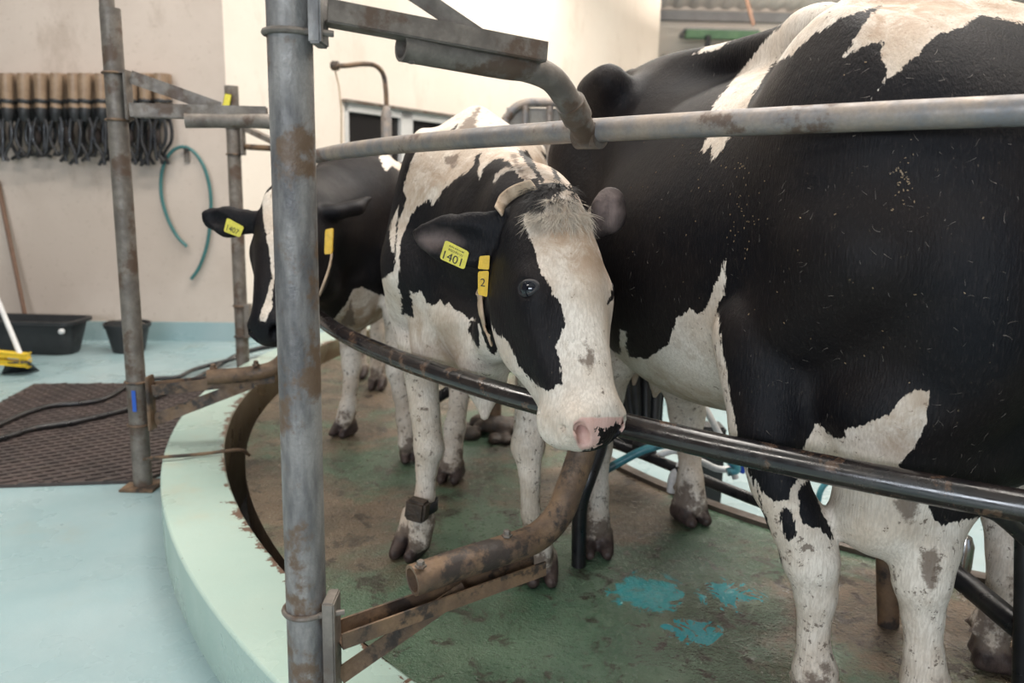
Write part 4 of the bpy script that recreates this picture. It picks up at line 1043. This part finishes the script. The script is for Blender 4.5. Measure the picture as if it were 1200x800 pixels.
J = on_ring(694, 158, RR)
ct_ = pipe_px([(470, 54, 1.455), (530, 65, 1.51), (590, 76, 1.56), (618, 80, 1.59), (646, 92, 1.63), (664, 115, 1.67), (677, 138, 1.71), (688, 160, J[1])], .0265)
ct_.build('upper_connector', MAT['old_galvanised'], p1)
cl = MB(); a_ = Vector(aty(668, 120, 1.68)); b_ = Vector(aty(677, 138, 1.71)); dd = (b_-a_).normalized()
cl.tube([a_, b_], .0315, 20); cl.build('pipe_sleeve', MAT['old_galvanised'], p1)
MB().tube([Vector(on_ring(678, 158, RR)), Vector(on_ring(704, 157, RR))], .0315, 20).build('pipe_clamp', MAT['old_galvanised'], p1)
for px, py, y in ((482, 68, 1.46), (590, 86, 1.56)): bolt(Vector(aty(px, py-3, y)), .0075, (0, 0, -1), p1, MAT['old_galvanised'])
channel((396, 744, 1.385), (632, 660, 1.63), .05, .032).build('lower_arm', MAT['rusty_steel'], p1, smooth=False)
beam_px((398, 792, 1.39), (545, 690, 1.53), .034, .005, (0, 1, 0)).build('lower_brace', MAT['rusty_steel'], p1, smooth=False)
J2 = on_ring(694, 484, RR)
pipe_px([(483, 680, 1.47), (540, 660, 1.53), (600, 641, 1.59), (632, 627, 1.63), (655, 602, 1.66), (668, 570, 1.69), (680, 535, 1.72), (694, 486, J2[1])], .0325).build('lower_connector', MAT['rusty_steel'], p1)
for px, py, y in ((493, 668, 1.46), (594, 632, 1.58)): bolt(Vector(aty(px, py-4, y)), .008, (0, 0, 1), p1, MAT['old_galvanised'])

# second post
B_ = atz(168, 570, ZF); PBp = (B_[0], B_[1])
p2 = post(PBp, .038, 3.2, ZF, None, None, MAT['old_galvanised'], 'grey steel post beside the brown rubber mat', sleeve=aty(132, 10, B_[1])[2])
yb = B_[1]
for px, py in ((135, 86), (142, 141), (158, 447), (163, 497)):
    mb, z = clamp(px, py, PBp, .042, p2); mb.build('clamp', MAT['rusty_steel'], p2)
bracket(147, 154, 82, 141, yb-.01, p2, MAT['old_galvanised']); bracket(173, 181, 440, 503, yb-.01, p2, MAT['rusty_steel'])
channel((154, 129, yb), (313, 133, yb+.1), .06, .05).build('upper_arm', MAT['old_galvanised'], p2, smooth=False)
beam_px((153, 90, yb), (258, 127, yb+.06), .05, .008, (0, 1, 0)).build('upper_brace', MAT['old_galvanised'], p2, smooth=False)
JR = on_ring(346, 187, RR)
pipe_px([(217, 141, yb+.02), (270, 141, yb+.06), (318, 143, yb+.08), (340, 156, yb+.1), (346, 187, max(JR[1], yb))], .03).build('upper_connector', MAT['old_galvanised'], p2)
channel((180, 455, yb), (322, 440, yb+.12), .06, .045).build('lower_arm', MAT['rusty_steel'], p2, smooth=False)
beam_px((181, 492, yb), (296, 448, yb+.08), .05, .008, (0, 1, 0)).build('lower_brace', MAT['rusty_steel'], p2, smooth=False)
JR2 = on_ring(340, 362, RR)
pipe_px([(243, 442, yb-.01), (290, 438, yb+.03), (322, 430, yb+.06), (338, 410, yb+.08), (343, 370, max(JR2[1], yb))], .032).build('lower_connector', MAT['rusty_steel'], p2)
for px, py in ((250, 432), (300, 428)): bolt(Vector(aty(px, py, yb+.02)), .011, (0, 0, 1), p2, MAT['rusty_steel'])
a_ = aty(157, 470, yb-.040); MB().box((a_[0]-.008, a_[1]-.001, a_[2]-.045), (a_[0]+.008, a_[1]+.001, a_[2]+.045)).build('sticker', MAT['blue_sticker'], p2)['label'] = 'small blue sticker'
MB().tube(bez([(PBp[0]+.02, yb-.02, .03), atz(185, 536, ZC+.012), atz(235, 532, ZC+.012), atz(280, 527, ZC+.012), atz(292, 533, ZC-.05)], 8), .007, 8).build('tie_rod', MAT['rusty_steel'], p2)
# third post
q = on_ring(284, 405, 4.25, far=True); PCp = (q[0], q[1]); yc = q[1]
p3 = post(PCp, .04, aty(275, 101, yc)[2], ZF, None, None, MAT['old_galvanised'], 'farthest steel post, short with an open top, behind the curb')
for py in (150, 181, 358, 394):
    mb, z = clamp(280, py, PCp, .044, p3); mb.build('clamp', MAT['rusty_steel'], p3)
bracket(283, 287, 146, 182, yc-.01, p3, MAT['old_galvanised']); bracket(287, 295, 356, 395, yc-.01, p3, MAT['old_galvanised'])
beam_px((287, 150, yc), (325, 168, yc-.1), .05, .03).build('upper_brace', MAT['old_galvanised'], p3, smooth=False)
MB().tube([aty(288, 172, yc), aty(322, 174, yc-.1)], .018, 10).build('upper_arm', MAT['rusty_steel'], p3)
MB().tube([aty(296, 378, yc), aty(335, 382, yc-.1)], .025, 10).build('lower_arm', MAT['rusty_steel'], p3)
o = MB().obox(aty(266, 119, yc-.05), (.022, 0, -.004), (0, .004, 0), (.012, 0, .045), .004).build('marker', MAT['tag_yellow'], p3)

# stall frames on the platform between and behind the cows
def stall(name, label, pts, r, mat, group=None, n=10):
    return tag(MB().tube(bez([aty(*p) for p in pts], n), r, 16).build(name, mat), label, 'pipe', group)
zb = atz(678, 663, 0)
stall('stall_pipe', 'black bent pipe standing between the looking cow and the near cow', [(712, 470, zb[1]+.1), (704, 520, zb[1]+.05), (690, 560, zb[1]), (680, 595, zb[1]), (678, 662, zb[1])], .024, MAT['black_pipe'])
zb = atz(1041, 732, 0)
stall('stall_post', 'short brown post under the near cow between her fore legs', [(1037, 560, zb[1]), (1041, 731, zb[1])], .029, MAT['rusty_steel'])
zb = atz(580, 507, 0)
tag(MB().tube([Vector((zb[0], zb[1], 0)), Vector((zb[0], zb[1], .62))], .03, 16).build('stall_post', MAT['rusty_steel']), 'brown stall post standing in dung behind the looking cow', 'post')
tag(MB().tube(bez([aty(500, 474, 3.8), aty(516, 464, 3.8), aty(560, 440, 3.9), aty(640, 420, 4.0)], 6), .028, 14).build('stall_pipe', MAT['black_pipe']), 'dark stall pipe seen between the looking cow legs', 'pipe')
# heap of dung round its foot
F5 = Field(); rr = random.Random(5)
for k in range(26):
    a = rr.uniform(0, 6.28); d = rr.uniform(0, .17)**1; F5.ell((zb[0]-.0+d*1.3*math.cos(a), zb[1]+.0+d*math.sin(a), .01+max(0, .05-d*.3)), (rr.uniform(.03, .06), rr.uniform(.03, .06), rr.uniform(.02, .04)), .02)
V, Q = F5.mesh(.008)
me = bpy.data.meshes.new('dung_heap'); me.from_pydata([tuple(v-np.array([zb[0], zb[1], 0])) for v in V], [], [tuple(int(i) for i in q_) for q_ in Q]); me.materials.append(MAT['mud'])
o = bpy.data.objects.new('dung_heap', me); COL.objects.link(o); o.location = (zb[0], zb[1], 0); tag(o, 'dark heap of dung round a stall post behind the looking cow', 'dung'); me.polygons.foreach_set('use_smooth', [True]*len(me.polygons))
# kick rail along the inner edge
stall('kick_rail', 'long dark pipe along the inner edge of the platform', [(700, 512, 3.15), (760, 535, 3.0), (850, 572, 2.75), (930, 603, 2.56), (1000, 632, 2.40), (1060, 652, 2.25)], .021, MAT['black_pipe'])
stall('stall_pipe', 'thick black pipe slanting down at the lower right behind the white fore leg', [(1095, 655, 1.9), (1140, 690, 1.8), (1196, 736, 1.64), (1260, 785, 1.58)], .028, MAT['black_pipe'])
stall('stall_post', 'black upright pipe at the very right edge', [(1200, 600, 1.62), (1199, 700, 1.62), (1196, 815, 1.62)], .019, MAT['black_pipe'])
stall('stall_pipe', 'dark pipe slanting under the rail at the right edge', [(1152, 595, 1.42), (1172, 604, 1.42), (1200, 628, 1.45), (1240, 660, 1.4)], .016, MAT['black_pipe'])
# milking gear hanging behind the near cow
g = 'milking gear behind the near cow'
def hose(name, label, pts, r, mat, cat='hose', group=None): return tag(MB().tube(bez([aty(*p) for p in pts], 8), r, 12).build(name, mat), label, cat, group)
hose('milk_hose', 'teal hose arching past the hind legs of the near cow', [(700, 556, 2.95), (725, 542, 2.95), (755, 527, 2.95), (785, 520, 2.95), (815, 524, 2.95), (840, 532, 2.95), (858, 541, 2.95), (863, 550, 2.95), (852, 553, 2.95)], .017, MAT['teal_hose'])
hose('milk_hose', 'pale translucent hose looping below the teal hose', [(760, 540, 3.0), (790, 528, 3.0), (820, 540, 3.0), (840, 549, 3.0), (856, 550, 3.0)], .014, MAT['white_tube'])
hose('milk_hose', 'clear hose end bending down beside the near cow hind leg', [(806, 540, 2.9), (796, 548, 2.9), (789, 560, 2.9), (787, 576, 2.9)], .02, MAT['white_tube'])
hose('milk_hose', 'white hose slanting up behind the near cow belly', [(862, 560, 3.1), (848, 520, 3.1), (832, 488, 3.1), (815, 455, 3.15)], .014, MAT['white_tube'])
cc = empty('milking_cluster', aty(755, 520, 3.0), 'black milking cluster hanging behind the near cow hind legs', 'milking cluster')
for k, (a, b) in enumerate((((742, 425), (748, 505)), ((757, 430), (757, 512)), ((770, 436), (766, 515)), ((735, 430), (742, 500)))):
    MB().tube([aty(*a, 3.05+.02*k), aty(*b, 3.02)], [.024, .017], 12).build('teat_cup', MAT['black_plastic'], cc)
MB().lathe(aty(755, 530, 3.03), [(.03, -.02), (.05, 0), (.05, .04), (.03, .06)], 16).build('claw', MAT['black_plastic'], cc)
for k, (px, py) in enumerate(((862, 536), (871, 541))):
    tag(MB().tube(bez([aty(px, py-14, 3.0), aty(px+1, py, 3.0), aty(px-3, py+12, 3.0)], 5), [.008]*5+[.016]*6, 10).build('teat_cup_plug', MAT['blue_plastic']), ('blue plastic plug left of its twin beyond the platform edge', 'blue plastic plug right of its twin beyond the platform edge')[k], 'plug', 'blue plugs beyond the platform edge')
hose('hose', 'grey bent hose seen between the near cow fore legs', [(985, 540, 3.0), (972, 560, 3.0), (962, 574, 3.0), (958, 590, 3.0)], .012, MAT['teal_hose'])
tag(MB().lathe(aty(1124, 680, 2.1), [(.005, 0), (.022, .008), (.027, .05), (.027, .11), (.018, .135), (.01, .14)], 20).build('milk_claw', MAT['steel']), 'shiny steel milk claw behind the white fore leg at the right', 'milk claw')

fl = MB(); fl.box(Vector(aty(712, 420, 3.25)), Vector(aty(772, 520, 3.27)), .004); tag(fl.build('dark_gear_panel', MAT['black_plastic'], smooth=False), 'black panel standing in for dark gear behind the near cow belly', 'flap')  # panel added as a dark backdrop in place of the equipment there
bxp = atz(832, 600, -.3); tag(MB().box((bxp[0]-.09, bxp[1], -.3), (bxp[0]+.05, bxp[1]+.12, .12), .01).build('pulsator_box', MAT['black_plastic']), 'dark box standing behind the near cow left hind hoof', 'box')
# ------------------------------------------------------------------ along the left wall
def wally(px, off=.05):
    """distance y of the wall_left face on the sight line through px"""
    d = ray(px, 200); k = d[0]/d[1]
    return (6.38+.09*2.28)/(1-.09*k)-off
# thirteen-odd liner shells hung in sets of four
sets = [(-17, -6, 6, 19), (28, 39, 46, 57), (68, 75, 85, 93), (101, 107, 118, 127), (137, 146, 155, 163), (170, 175, 188, 195)]
lab = ['milking cluster hung on the wall, leftmost and cut by the picture edge', 'milking cluster second from the left on the wall', 'milking cluster third from the left on the wall', 'milking cluster hung on the wall just left of the steel post', 'milking cluster on the wall just right of the steel post', 'milking cluster hung on the wall above the green hose loop']
rr = random.Random(11)
for si, xs in enumerate(sets):
    y0 = wally(xs[1], .10); base = aty(xs[1]+6, 150, y0)
    t = empty('milking_cluster', base, lab[si], 'milking cluster', 'milking clusters hanging on the left wall')
    for k, x in enumerate(xs):
        y = wally(x, .16 if k % 2 == 0 else .08); x += rr.uniform(-1.5, 1.5)
        top = Vector(aty(x, 86, y)); bot = Vector(aty(x+rr.uniform(-2, 2), 128, y)); ax = bot-top; L = ax.length
        s = MB().lathe(top, [(.030, 0), (.046, .004), (.047, L*.12), (.044, L*.7), (.040, L*.78), (.040, L)], 18, ax).build('shell', MAT['cup_plastic'], t)
        MB().lathe(top+ax*.72, [(.046, 0), (.050, .006), (.050, .02), (.046, .028)], 18, ax).build('ring', MAT['black_plastic'], s)
        MB().lathe(bot, [(.042, -.01), (.046, .01), (.04, .05), (.02, .09)], 16, ax).build('liner_head', MAT['black_plastic'], t)
        sgn = 1 if rr.random() < .5 else -1; e = 190+rr.uniform(-10, 4)
        for s2 in (-1, 1):
            w = rr.uniform(3, 8)
            pts = [aty(x+2.5*s2, 133, y), aty(x+s2*w*1.1, 150, y), aty(x+s2*w*1.0, 166, y), aty(x+s2*(w*.3)+sgn*3, 180, y), aty(x+sgn*rr.uniform(4, 9)*(-s2*.6), e, y)]
            MB().tube(bez(pts, 5), [.014]*21, 8).build('short_tube', MAT['black_pipe'], t)
    MB().lathe(aty((xs[1]+xs[2])/2, 172, y0+.02), [(.01, 0), (.035, .02), (.05, .06), (.045, .12), (.02, .15)], 14).build('claw', MAT['window_glass'] if False else MAT['mat_rubber'], t)
yw = wally(100, .05)
tag(MB().tube([aty(-30, 131, wally(-30, .03)), aty(200, 132, wally(200, .03))], .012, 8).build('hanging_rail', MAT['old_galvanised']), 'thin rail on the left wall holding the milking clusters', 'rail')
# green hose hung in a loop
hp = [(219, 289), (207, 276), (196, 255), (189, 228), (190, 200), (199, 180), (213, 172), (227, 178), (239, 196), (246, 222), (247, 250), (243, 285), (234, 312), (224, 327)]
tag(MB().tube(bez([aty(px, py, wally(px, .05)) for px, py in hp], 8), .0135, 10).build('garden_hose', MAT['green_hose']), 'green hose hung in a loop on the left wall', 'hose')
hk = empty('wall_hook', aty(219, 176, wally(219, .0)), 'small dark hook holding the green hose loop', 'hook')
MB().tube([aty(219, 172, wally(219, 0)), aty(219, 176, wally(219, .1))], .012, 8).build('peg', MAT['black_plastic'], hk); MB().box(Vector(aty(216, 190, wally(219, .02))), Vector(aty(222, 173, wally(219, 0)))).build('back_plate', MAT['old_galvanised'], hk)
# feed tub
def tub(name, label, cat, x0, x1, yf, yb_, z0, z1, taper, mat, rad=.08):
    t = empty(name, ((x0+x1)/2, (yf+yb_)/2, z0), label, cat)
    def loop(ins, z, r=rad):
        pts = []
        for cx_, cy_, a0 in ((x1-ins-r, yb_-ins-r, 0), (x0+ins+r, yb_-ins-r, 90), (x0+ins+r, yf+ins+r, 180), (x1-ins-r, yf+ins+r, 270)):
            for k in range(6): a = math.radians(a0+18*k); pts.append(Vector((cx_+r*math.cos(a), cy_+r*math.sin(a), z)))
        return pts
    mb = MB(); prof = [(taper+.01, z0), (taper, z0+.02), (.03, z1-.05), (.03, z1-.03), (0, z1-.025), (0, z1), (.028, z1), (.036, z1-.02), (taper+.02, z0+.035)]
    L = [[mb.bm.verts.new(p) for p in loop(i, z)] for i, z in prof]
    for a, b in zip(L[:-1], L[1:]):
        for k in range(24): mb.bm.faces.new((a[k], a[(k+1) % 24], b[(k+1) % 24], b[k]))
    mb.bm.faces.new(L[0][::-1]); mb.bm.faces.new(L[-1])
    mb.build('body', mat, t); return t
f0 = atz(60, 419, ZF); yf = f0[1]; zt = aty(60, 378, yf)[2]; yr = min(atz(60, 368, zt)[1], wally(60, .10)); xr = aty(113, 370, yr)[0]
tb = tub('feed_tub', 'long black plastic tub on the floor at the left wall', 'tub', xr-1.35, xr, yf, yr, ZF, zt, .07, MAT['black_plastic'])
MB().lathe(aty(73, 388, yf+.005), [(.02, 0), (.02, .02), (.012, .03)], 12, (0, -1, 0)).build('bolt', MAT['white_bolt'], tb)
b0 = atz(140, 416, ZF); rb = .15
bk = empty('bucket', (b0[0], b0[1]+.15, ZF), 'black rubber bucket between the long tub and the steel post', 'bucket')
hb_ = aty(137, 379, b0[1]+.1)[2]-ZF
MB().lathe((b0[0], b0[1]+.15, ZF), [(.11, 0), (.115, .01), (.155, hb_-.03), (.165, hb_-.03), (.168, hb_), (.155, hb_), (.148, hb_-.02), (.108, .02)], 28).build('body', MAT['black_plastic'], bk)
MB().tube(bez([(b0[0]-.16, b0[1]+.15, ZF+hb_-.01), (b0[0]-.05, b0[1]+.02, ZF+hb_+.035), (b0[0]+.09, b0[1]+.03, ZF+hb_+.035), (b0[0]+.16, b0[1]+.15, ZF+hb_-.01)], 8), .005, 8).build('handle', MAT['old_galvanised'], bk)
# broom with yellow head
yq = atz(30, 440, ZF)[1]
br = empty('broom', atz(24, 437, ZF), 'floor squeegee with white handle and yellow and black head at the left edge', 'broom')
MB().tube([aty(24, 416, yq), aty(-30, 285, yq+.5)], .017, 12).build('handle', MAT['white_tube'], br)
mb = MB()
for dz in (0, .055): mb.beam(aty(-12, 413, yq-.02)+np.array([0, 0, -dz]), aty(33, 417, yq)+np.array([0, 0, -dz]), .05, .032, bev=.006)
mb.beam(aty(3, 414, yq)+np.array([0, 0, -.06]), aty(3, 414, yq)+np.array([0, 0, .0]), .04, .03, (0, 1, 0)); mb.beam(aty(27, 416, yq)+np.array([0, 0, -.06]), aty(27, 416, yq)+np.array([0, 0, .0]), .04, .03, (0, 1, 0))
mb.build('head', MAT['yellow_plastic'], br)
mb = MB(); rr = random.Random(2)
for k in range(260):
    u = rr.random(); a = Vector(aty(8+26*u, 424, yq+rr.uniform(-.04, .04)));
    b = Vector(atz(3+42*u+rr.uniform(-2, 2), 438-4*u, ZF+.005)); mb.tube([a, b], [.006, .004], 4)
mb.build('bristles', MAT['black_plastic'], br)['kind'] = 'stuff'
tag(MB().tube([aty(30, 372, wally(30, .12)), aty(-3, 212, wally(0, .03))], .017, 10).build('wooden_handle', MAT['wood_handle']), 'brown wooden handle leaning on the wall behind the long tub', 'handle')
# rubber mat with slanting ribs
mb = MB(); edge = [atz(-70, 575, ZF), atz(165, 566, ZF)]
mp = [atz(*p, ZF) for p in ((-90, 576), (167, 566), (240, 409), (110, 402), (-90, 500))]
a_out = []
for ang in range(205, 140, -3):
    pass
pl = [(-90, 575), (168, 566)]
base = [Vector(atz(x, y, ZF)) for x, y in pl]
th0 = math.atan2(base[1][1]-RC[1], base[1][0]-RC[0])
arc = []
p_end = Vector(atz(226, 456, ZF)); th1 = math.atan2(p_end.y-RC[1], p_end.x-RC[0]);
if th0 < 0: th0 += 2*math.pi
if th1 < 0: th1 += 2*math.pi
for k in range(13):
    t_ = th0+(th1-th0)*k/12; arc.append(Vector((RC[0]+(RO+.012)*math.cos(t_), RC[1]+(RO+.012)*math.sin(t_), ZF)))
poly = [base[0], base[1]]+arc[1:]+[Vector(atz(205, 451, ZF)), Vector(atz(40, 452, ZF)), Vector(atz(-60, 507, ZF))]
poly = [Vector((p.x, p.y, ZF+.001)) for p in poly]
mb = MB().poly(poly, (0, 0, .014)); mat_o = mb.build('rubber_mat', MAT['mat_rubber'], smooth=False)
tag(mat_o, 'brown ribbed rubber mat on the turquoise floor beside the curb', 'mat')
# ribs
mb = MB()
def inside(p):
    c = False; n_ = len(poly)
    for i in range(n_):
        a, b = poly[i], poly[(i+1) % n_]
        if (a.y > p.y) != (b.y > p.y) and p.x < a.x+(p.y-a.y)*(b.x-a.x)/(b.y-a.y): c = not c
    return c
for sgn_, (dx, dy), sp, hh in ((0, (.80, .60), .052, .008), (1, (.80, -.60), .052, .005)):
    dv = Vector((dx, dy, 0)).normalized(); nv = Vector((-dv.y, dv.x, 0)); org_ = Vector((-2.5, 4.2, 0))
    for i in range(-45, 46):
        run = None
        for j in range(-60, 61):
            p = org_+nv*i*sp+dv*j*.06; ok = inside(p)
            if ok and run is None: run = p
            if not ok and run is not None:
                e_ = p-dv*.06
                if (e_-run).length > .1: mb.beam(run+Vector((0, 0, ZF+.014+hh/2)), e_+Vector((0, 0, ZF+.014+hh/2)), .018, hh)
                run = None
mb.build('ribs', MAT['mat_rubber'], mat_o, smooth=False)
def floor_hose(pts, r, label): return tag(MB().tube(bez([atz(x, y, z) for x, y, z in pts], 8), r, 10).build('floor_hose', MAT['black_pipe']), label, 'hose', 'black hoses lying over the mat')
zz = ZF+.035
floor_hose([(-60, 525, zz), (0, 497, zz), (30, 484, zz), (62, 475, zz), (100, 472, zz), (125, 466, zz), (150, 452, zz), (180, 444, zz), (208, 442, zz), (225, 434, zz), (245, 428, zz), (275, 420, zz+.02), (295, 411, zz+.02), (330, 404, zz+.03)], .015, 'upper of two black hoses crossing the rubber mat')
floor_hose([(-60, 528, zz), (0, 514, zz), (40, 502, zz), (85, 495, zz), (120, 487, zz), (150, 479, zz), (180, 466, zz), (215, 450, zz), (240, 438, zz), (262, 425, zz), (285, 413, zz+.03), (330, 402, zz+.05)], .016, 'lower of two black hoses crossing the rubber mat')
# far things: hooked pipe, gate, green bar
hpz = bez([aty(391, 77, 5.3), aty(405, 77, 5.35), aty(425, 75, 5.4), aty(440, 77, 5.45), aty(449, 87, 5.5), aty(452, 105, 5.5), aty(453, 130, 5.5), aty(453, 165, 5.5)], 8)
hp_ = empty('hooked_pipe', (aty(453, 165, 5.5)[0], 5.5, 0), 'thin rusty pipe hooked at the top in front of the window', 'pipe')
x_ = aty(453, 165, 5.5)[0]
MB().tube(hpz+[Vector((x_, 5.5, 0))], .016, 12).build('pipe', MAT['rusty_steel'], hp_)
MB().lathe((x_, 5.5, aty(453, 300, 5.5)[2]), [(.02, 0), (.036, .01), (.036, aty(453, 132, 5.5)[2]-aty(453, 300, 5.5)[2]), (.018, aty(453, 124, 5.5)[2]-aty(453, 300, 5.5)[2])], 14).build('sleeve', MAT['rail_galvanised'], hp_)
MB().lathe(aty(391, 77, 5.3), [(.018, -.02), (.03, -.01), (.03, .03), (.018, .04)], 12, (1, 0, 0)).build('end_fitting', MAT['rusty_steel'], hp_)
MB().tube([aty(392, 80, 5.3), aty(397, 100, 5.3), aty(400, 128, 5.3), aty(400, 240, 5.3)], .006, 6).build('cord', MAT['strap'], hp_)
yg = 4.75
gt = empty('stall_gate', (aty(640, 300, yg)[0], yg, 0), 'grey panelled stall gate with rounded pipe top behind the looking cow', 'gate')
zg = 0.0
def gx(px): return aty(px, 200, yg)[0]
zt_ = aty(630, 120, yg)[2]
frame = bez([(gx(590), yg, 0), (gx(590), yg, .8), (gx(590), yg, zt_-.20), (gx(596), yg, zt_-.07), (gx(612), yg, zt_-.01), (gx(640), yg, zt_), (gx(700), yg, zt_), (gx(745), yg, zt_)], 6)
MB().tube(frame, .026, 12).build('frame', MAT['rail_galvanised'], gt)
MB().box((gx(592), yg+.02, zt_-.55), (gx(690), yg+.03, zt_-.03)).build('panel', MAT['stall_panel'], gt)
for px in (614, 642, 657, 668, 678, 712): MB().tube([(gx(px), yg-.01, 0), (gx(px), yg-.01, zt_-.02)], .02, 10).build('upright', MAT['rail_galvanised'], gt)
MB().tube([(gx(590), yg-.02, zt_-.27), (gx(745), yg-.02, zt_-.27)], .014, 10).build('crossbar', MAT['rail_galvanised'], gt) if False else None
gb = empty('green_fixture', aty(830, 41, 14.8), 'long green metal fixture high on the far wall', 'fixture')
MB().box(aty(803, 45, 14.8)+np.array([0, -.06, 0]), aty(890, 37, 14.8)+np.array([0, .1, 0]), .01).build('housing', MAT['green_metal'], gb, origin=None)
MB().box(aty(803, 38, 14.85)+np.array([0, 0, 0]), aty(890, 34, 14.85)+np.array([0, .6, 0]), .01).build('cover', MAT['grey_beam'], gb)
MB().tube([aty(830, 42, 14.7), aty(829, 60, 14.7), aty(829, 64, 14.9)], .05, 8).build('bracket', MAT['black_plastic'], gb)
MB().tube([aty(776, 67, 15.2), aty(850, 64, 15.2), aty(900, 62, 15.2)], .05, 8).build('conduit', MAT['old_galvanised'])['kind'] = 'structure'
tag(MB().tube([aty(870, -20, 13.5), aty(883, 30, 13.5)], .035, 8).build('ceiling_strut', MAT['wood_handle']), 'thin brown rod hanging below the corrugated ceiling', 'rod')

# ------------------------------------------------------------------ light
k = 0
for x, y, L in ((-2.6, 3.4, 3.0), (2.6, 1.0, 3.0), (2.6, 6.5, 3.0), (-3.5, -1.0, 3.0), (5.5, 10.5, 3.0), (.3, 9.3, 2.4)):
    t = lamp(x, y, 4.3 if y < 9 else 4.6, L, 95 if y < 9 else 150, (1, .93, .85)); k += 1
    t['label'] = ['ceiling tube light above the rubber mat', 'ceiling tube light above the near cow', 'ceiling tube light above the middle of the rotary platform', 'ceiling tube light behind the camera over the turquoise floor', 'ceiling tube light before the far wall', 'ceiling tube light near the window wall'][k-1]; t['category'] = 'light'; t['group'] = 'ceiling tube lights'
la = bpy.data.lights.new('ceiling_fill_up', 'AREA'); la.shape = 'RECTANGLE'; la.size = 3; la.size_y = .3; la.energy = 160; la.color = (1, .93, .85)
lo = bpy.data.objects.new('ceiling_fill_up', la); COL.objects.link(lo); lo.location = (4.5, 12.6, 3.7); lo.rotation_euler = (math.pi, 0, 0)  # upward fill added to brighten the far ceiling, without a fitting of its own
def area(name, loc, target, sx, sy, e, c):
    l = bpy.data.lights.new(name, 'AREA'); l.shape = 'RECTANGLE'; l.size = sx; l.size_y = sy; l.energy = e; l.color = c
    o = bpy.data.objects.new(name, l); COL.objects.link(o); o.location = loc
    o.rotation_euler = (Vector(target)-Vector(loc)).to_track_quat('-Z', 'Y').to_euler()
area('daylight_fill', (-2.0, -5.9, 2.3), (-.5, 3, 1.0), 4.5, 1.6, 330, (.84, .91, 1.0))  # unseen daylight source added behind the camera to fill the cows' fronts
area('roof_light', (1.0, 4.0, 6.4), (0.6, 4.2, 0), 6, 3.5, 560, (1, .94, .88))
w = bpy.data.worlds.new('sky'); SC.world = w; w.use_nodes = True
w.node_tree.nodes['Background'].inputs[0].default_value = (.75, .85, 1, 1); w.node_tree.nodes['Background'].inputs[1].default_value = .5

# ------------------------------------------------------------------ camera
cam = bpy.data.cameras.new('camera'); co = bpy.data.objects.new('camera', cam); COL.objects.link(co)
cam.sensor_width = 36; cam.lens = 36*FPX/1200
co.matrix_world = Matrix(((CX[0], CU[0], -_f[0], 0), (CX[1], CU[1], -_f[1], 0), (CX[2], CU[2], -_f[2], EYE), (0, 0, 0, 1)))
cam.dof.use_dof = True; cam.dof.focus_distance = 1.72; cam.dof.aperture_fstop = 3.2
SC.camera = co
SC.view_settings.view_transform = 'Standard'; SC.view_settings.look = 'None'; SC.view_settings.gamma = 1.0
SC.view_settings.use_curve_mapping = False; SC.view_settings.exposure = 0.0
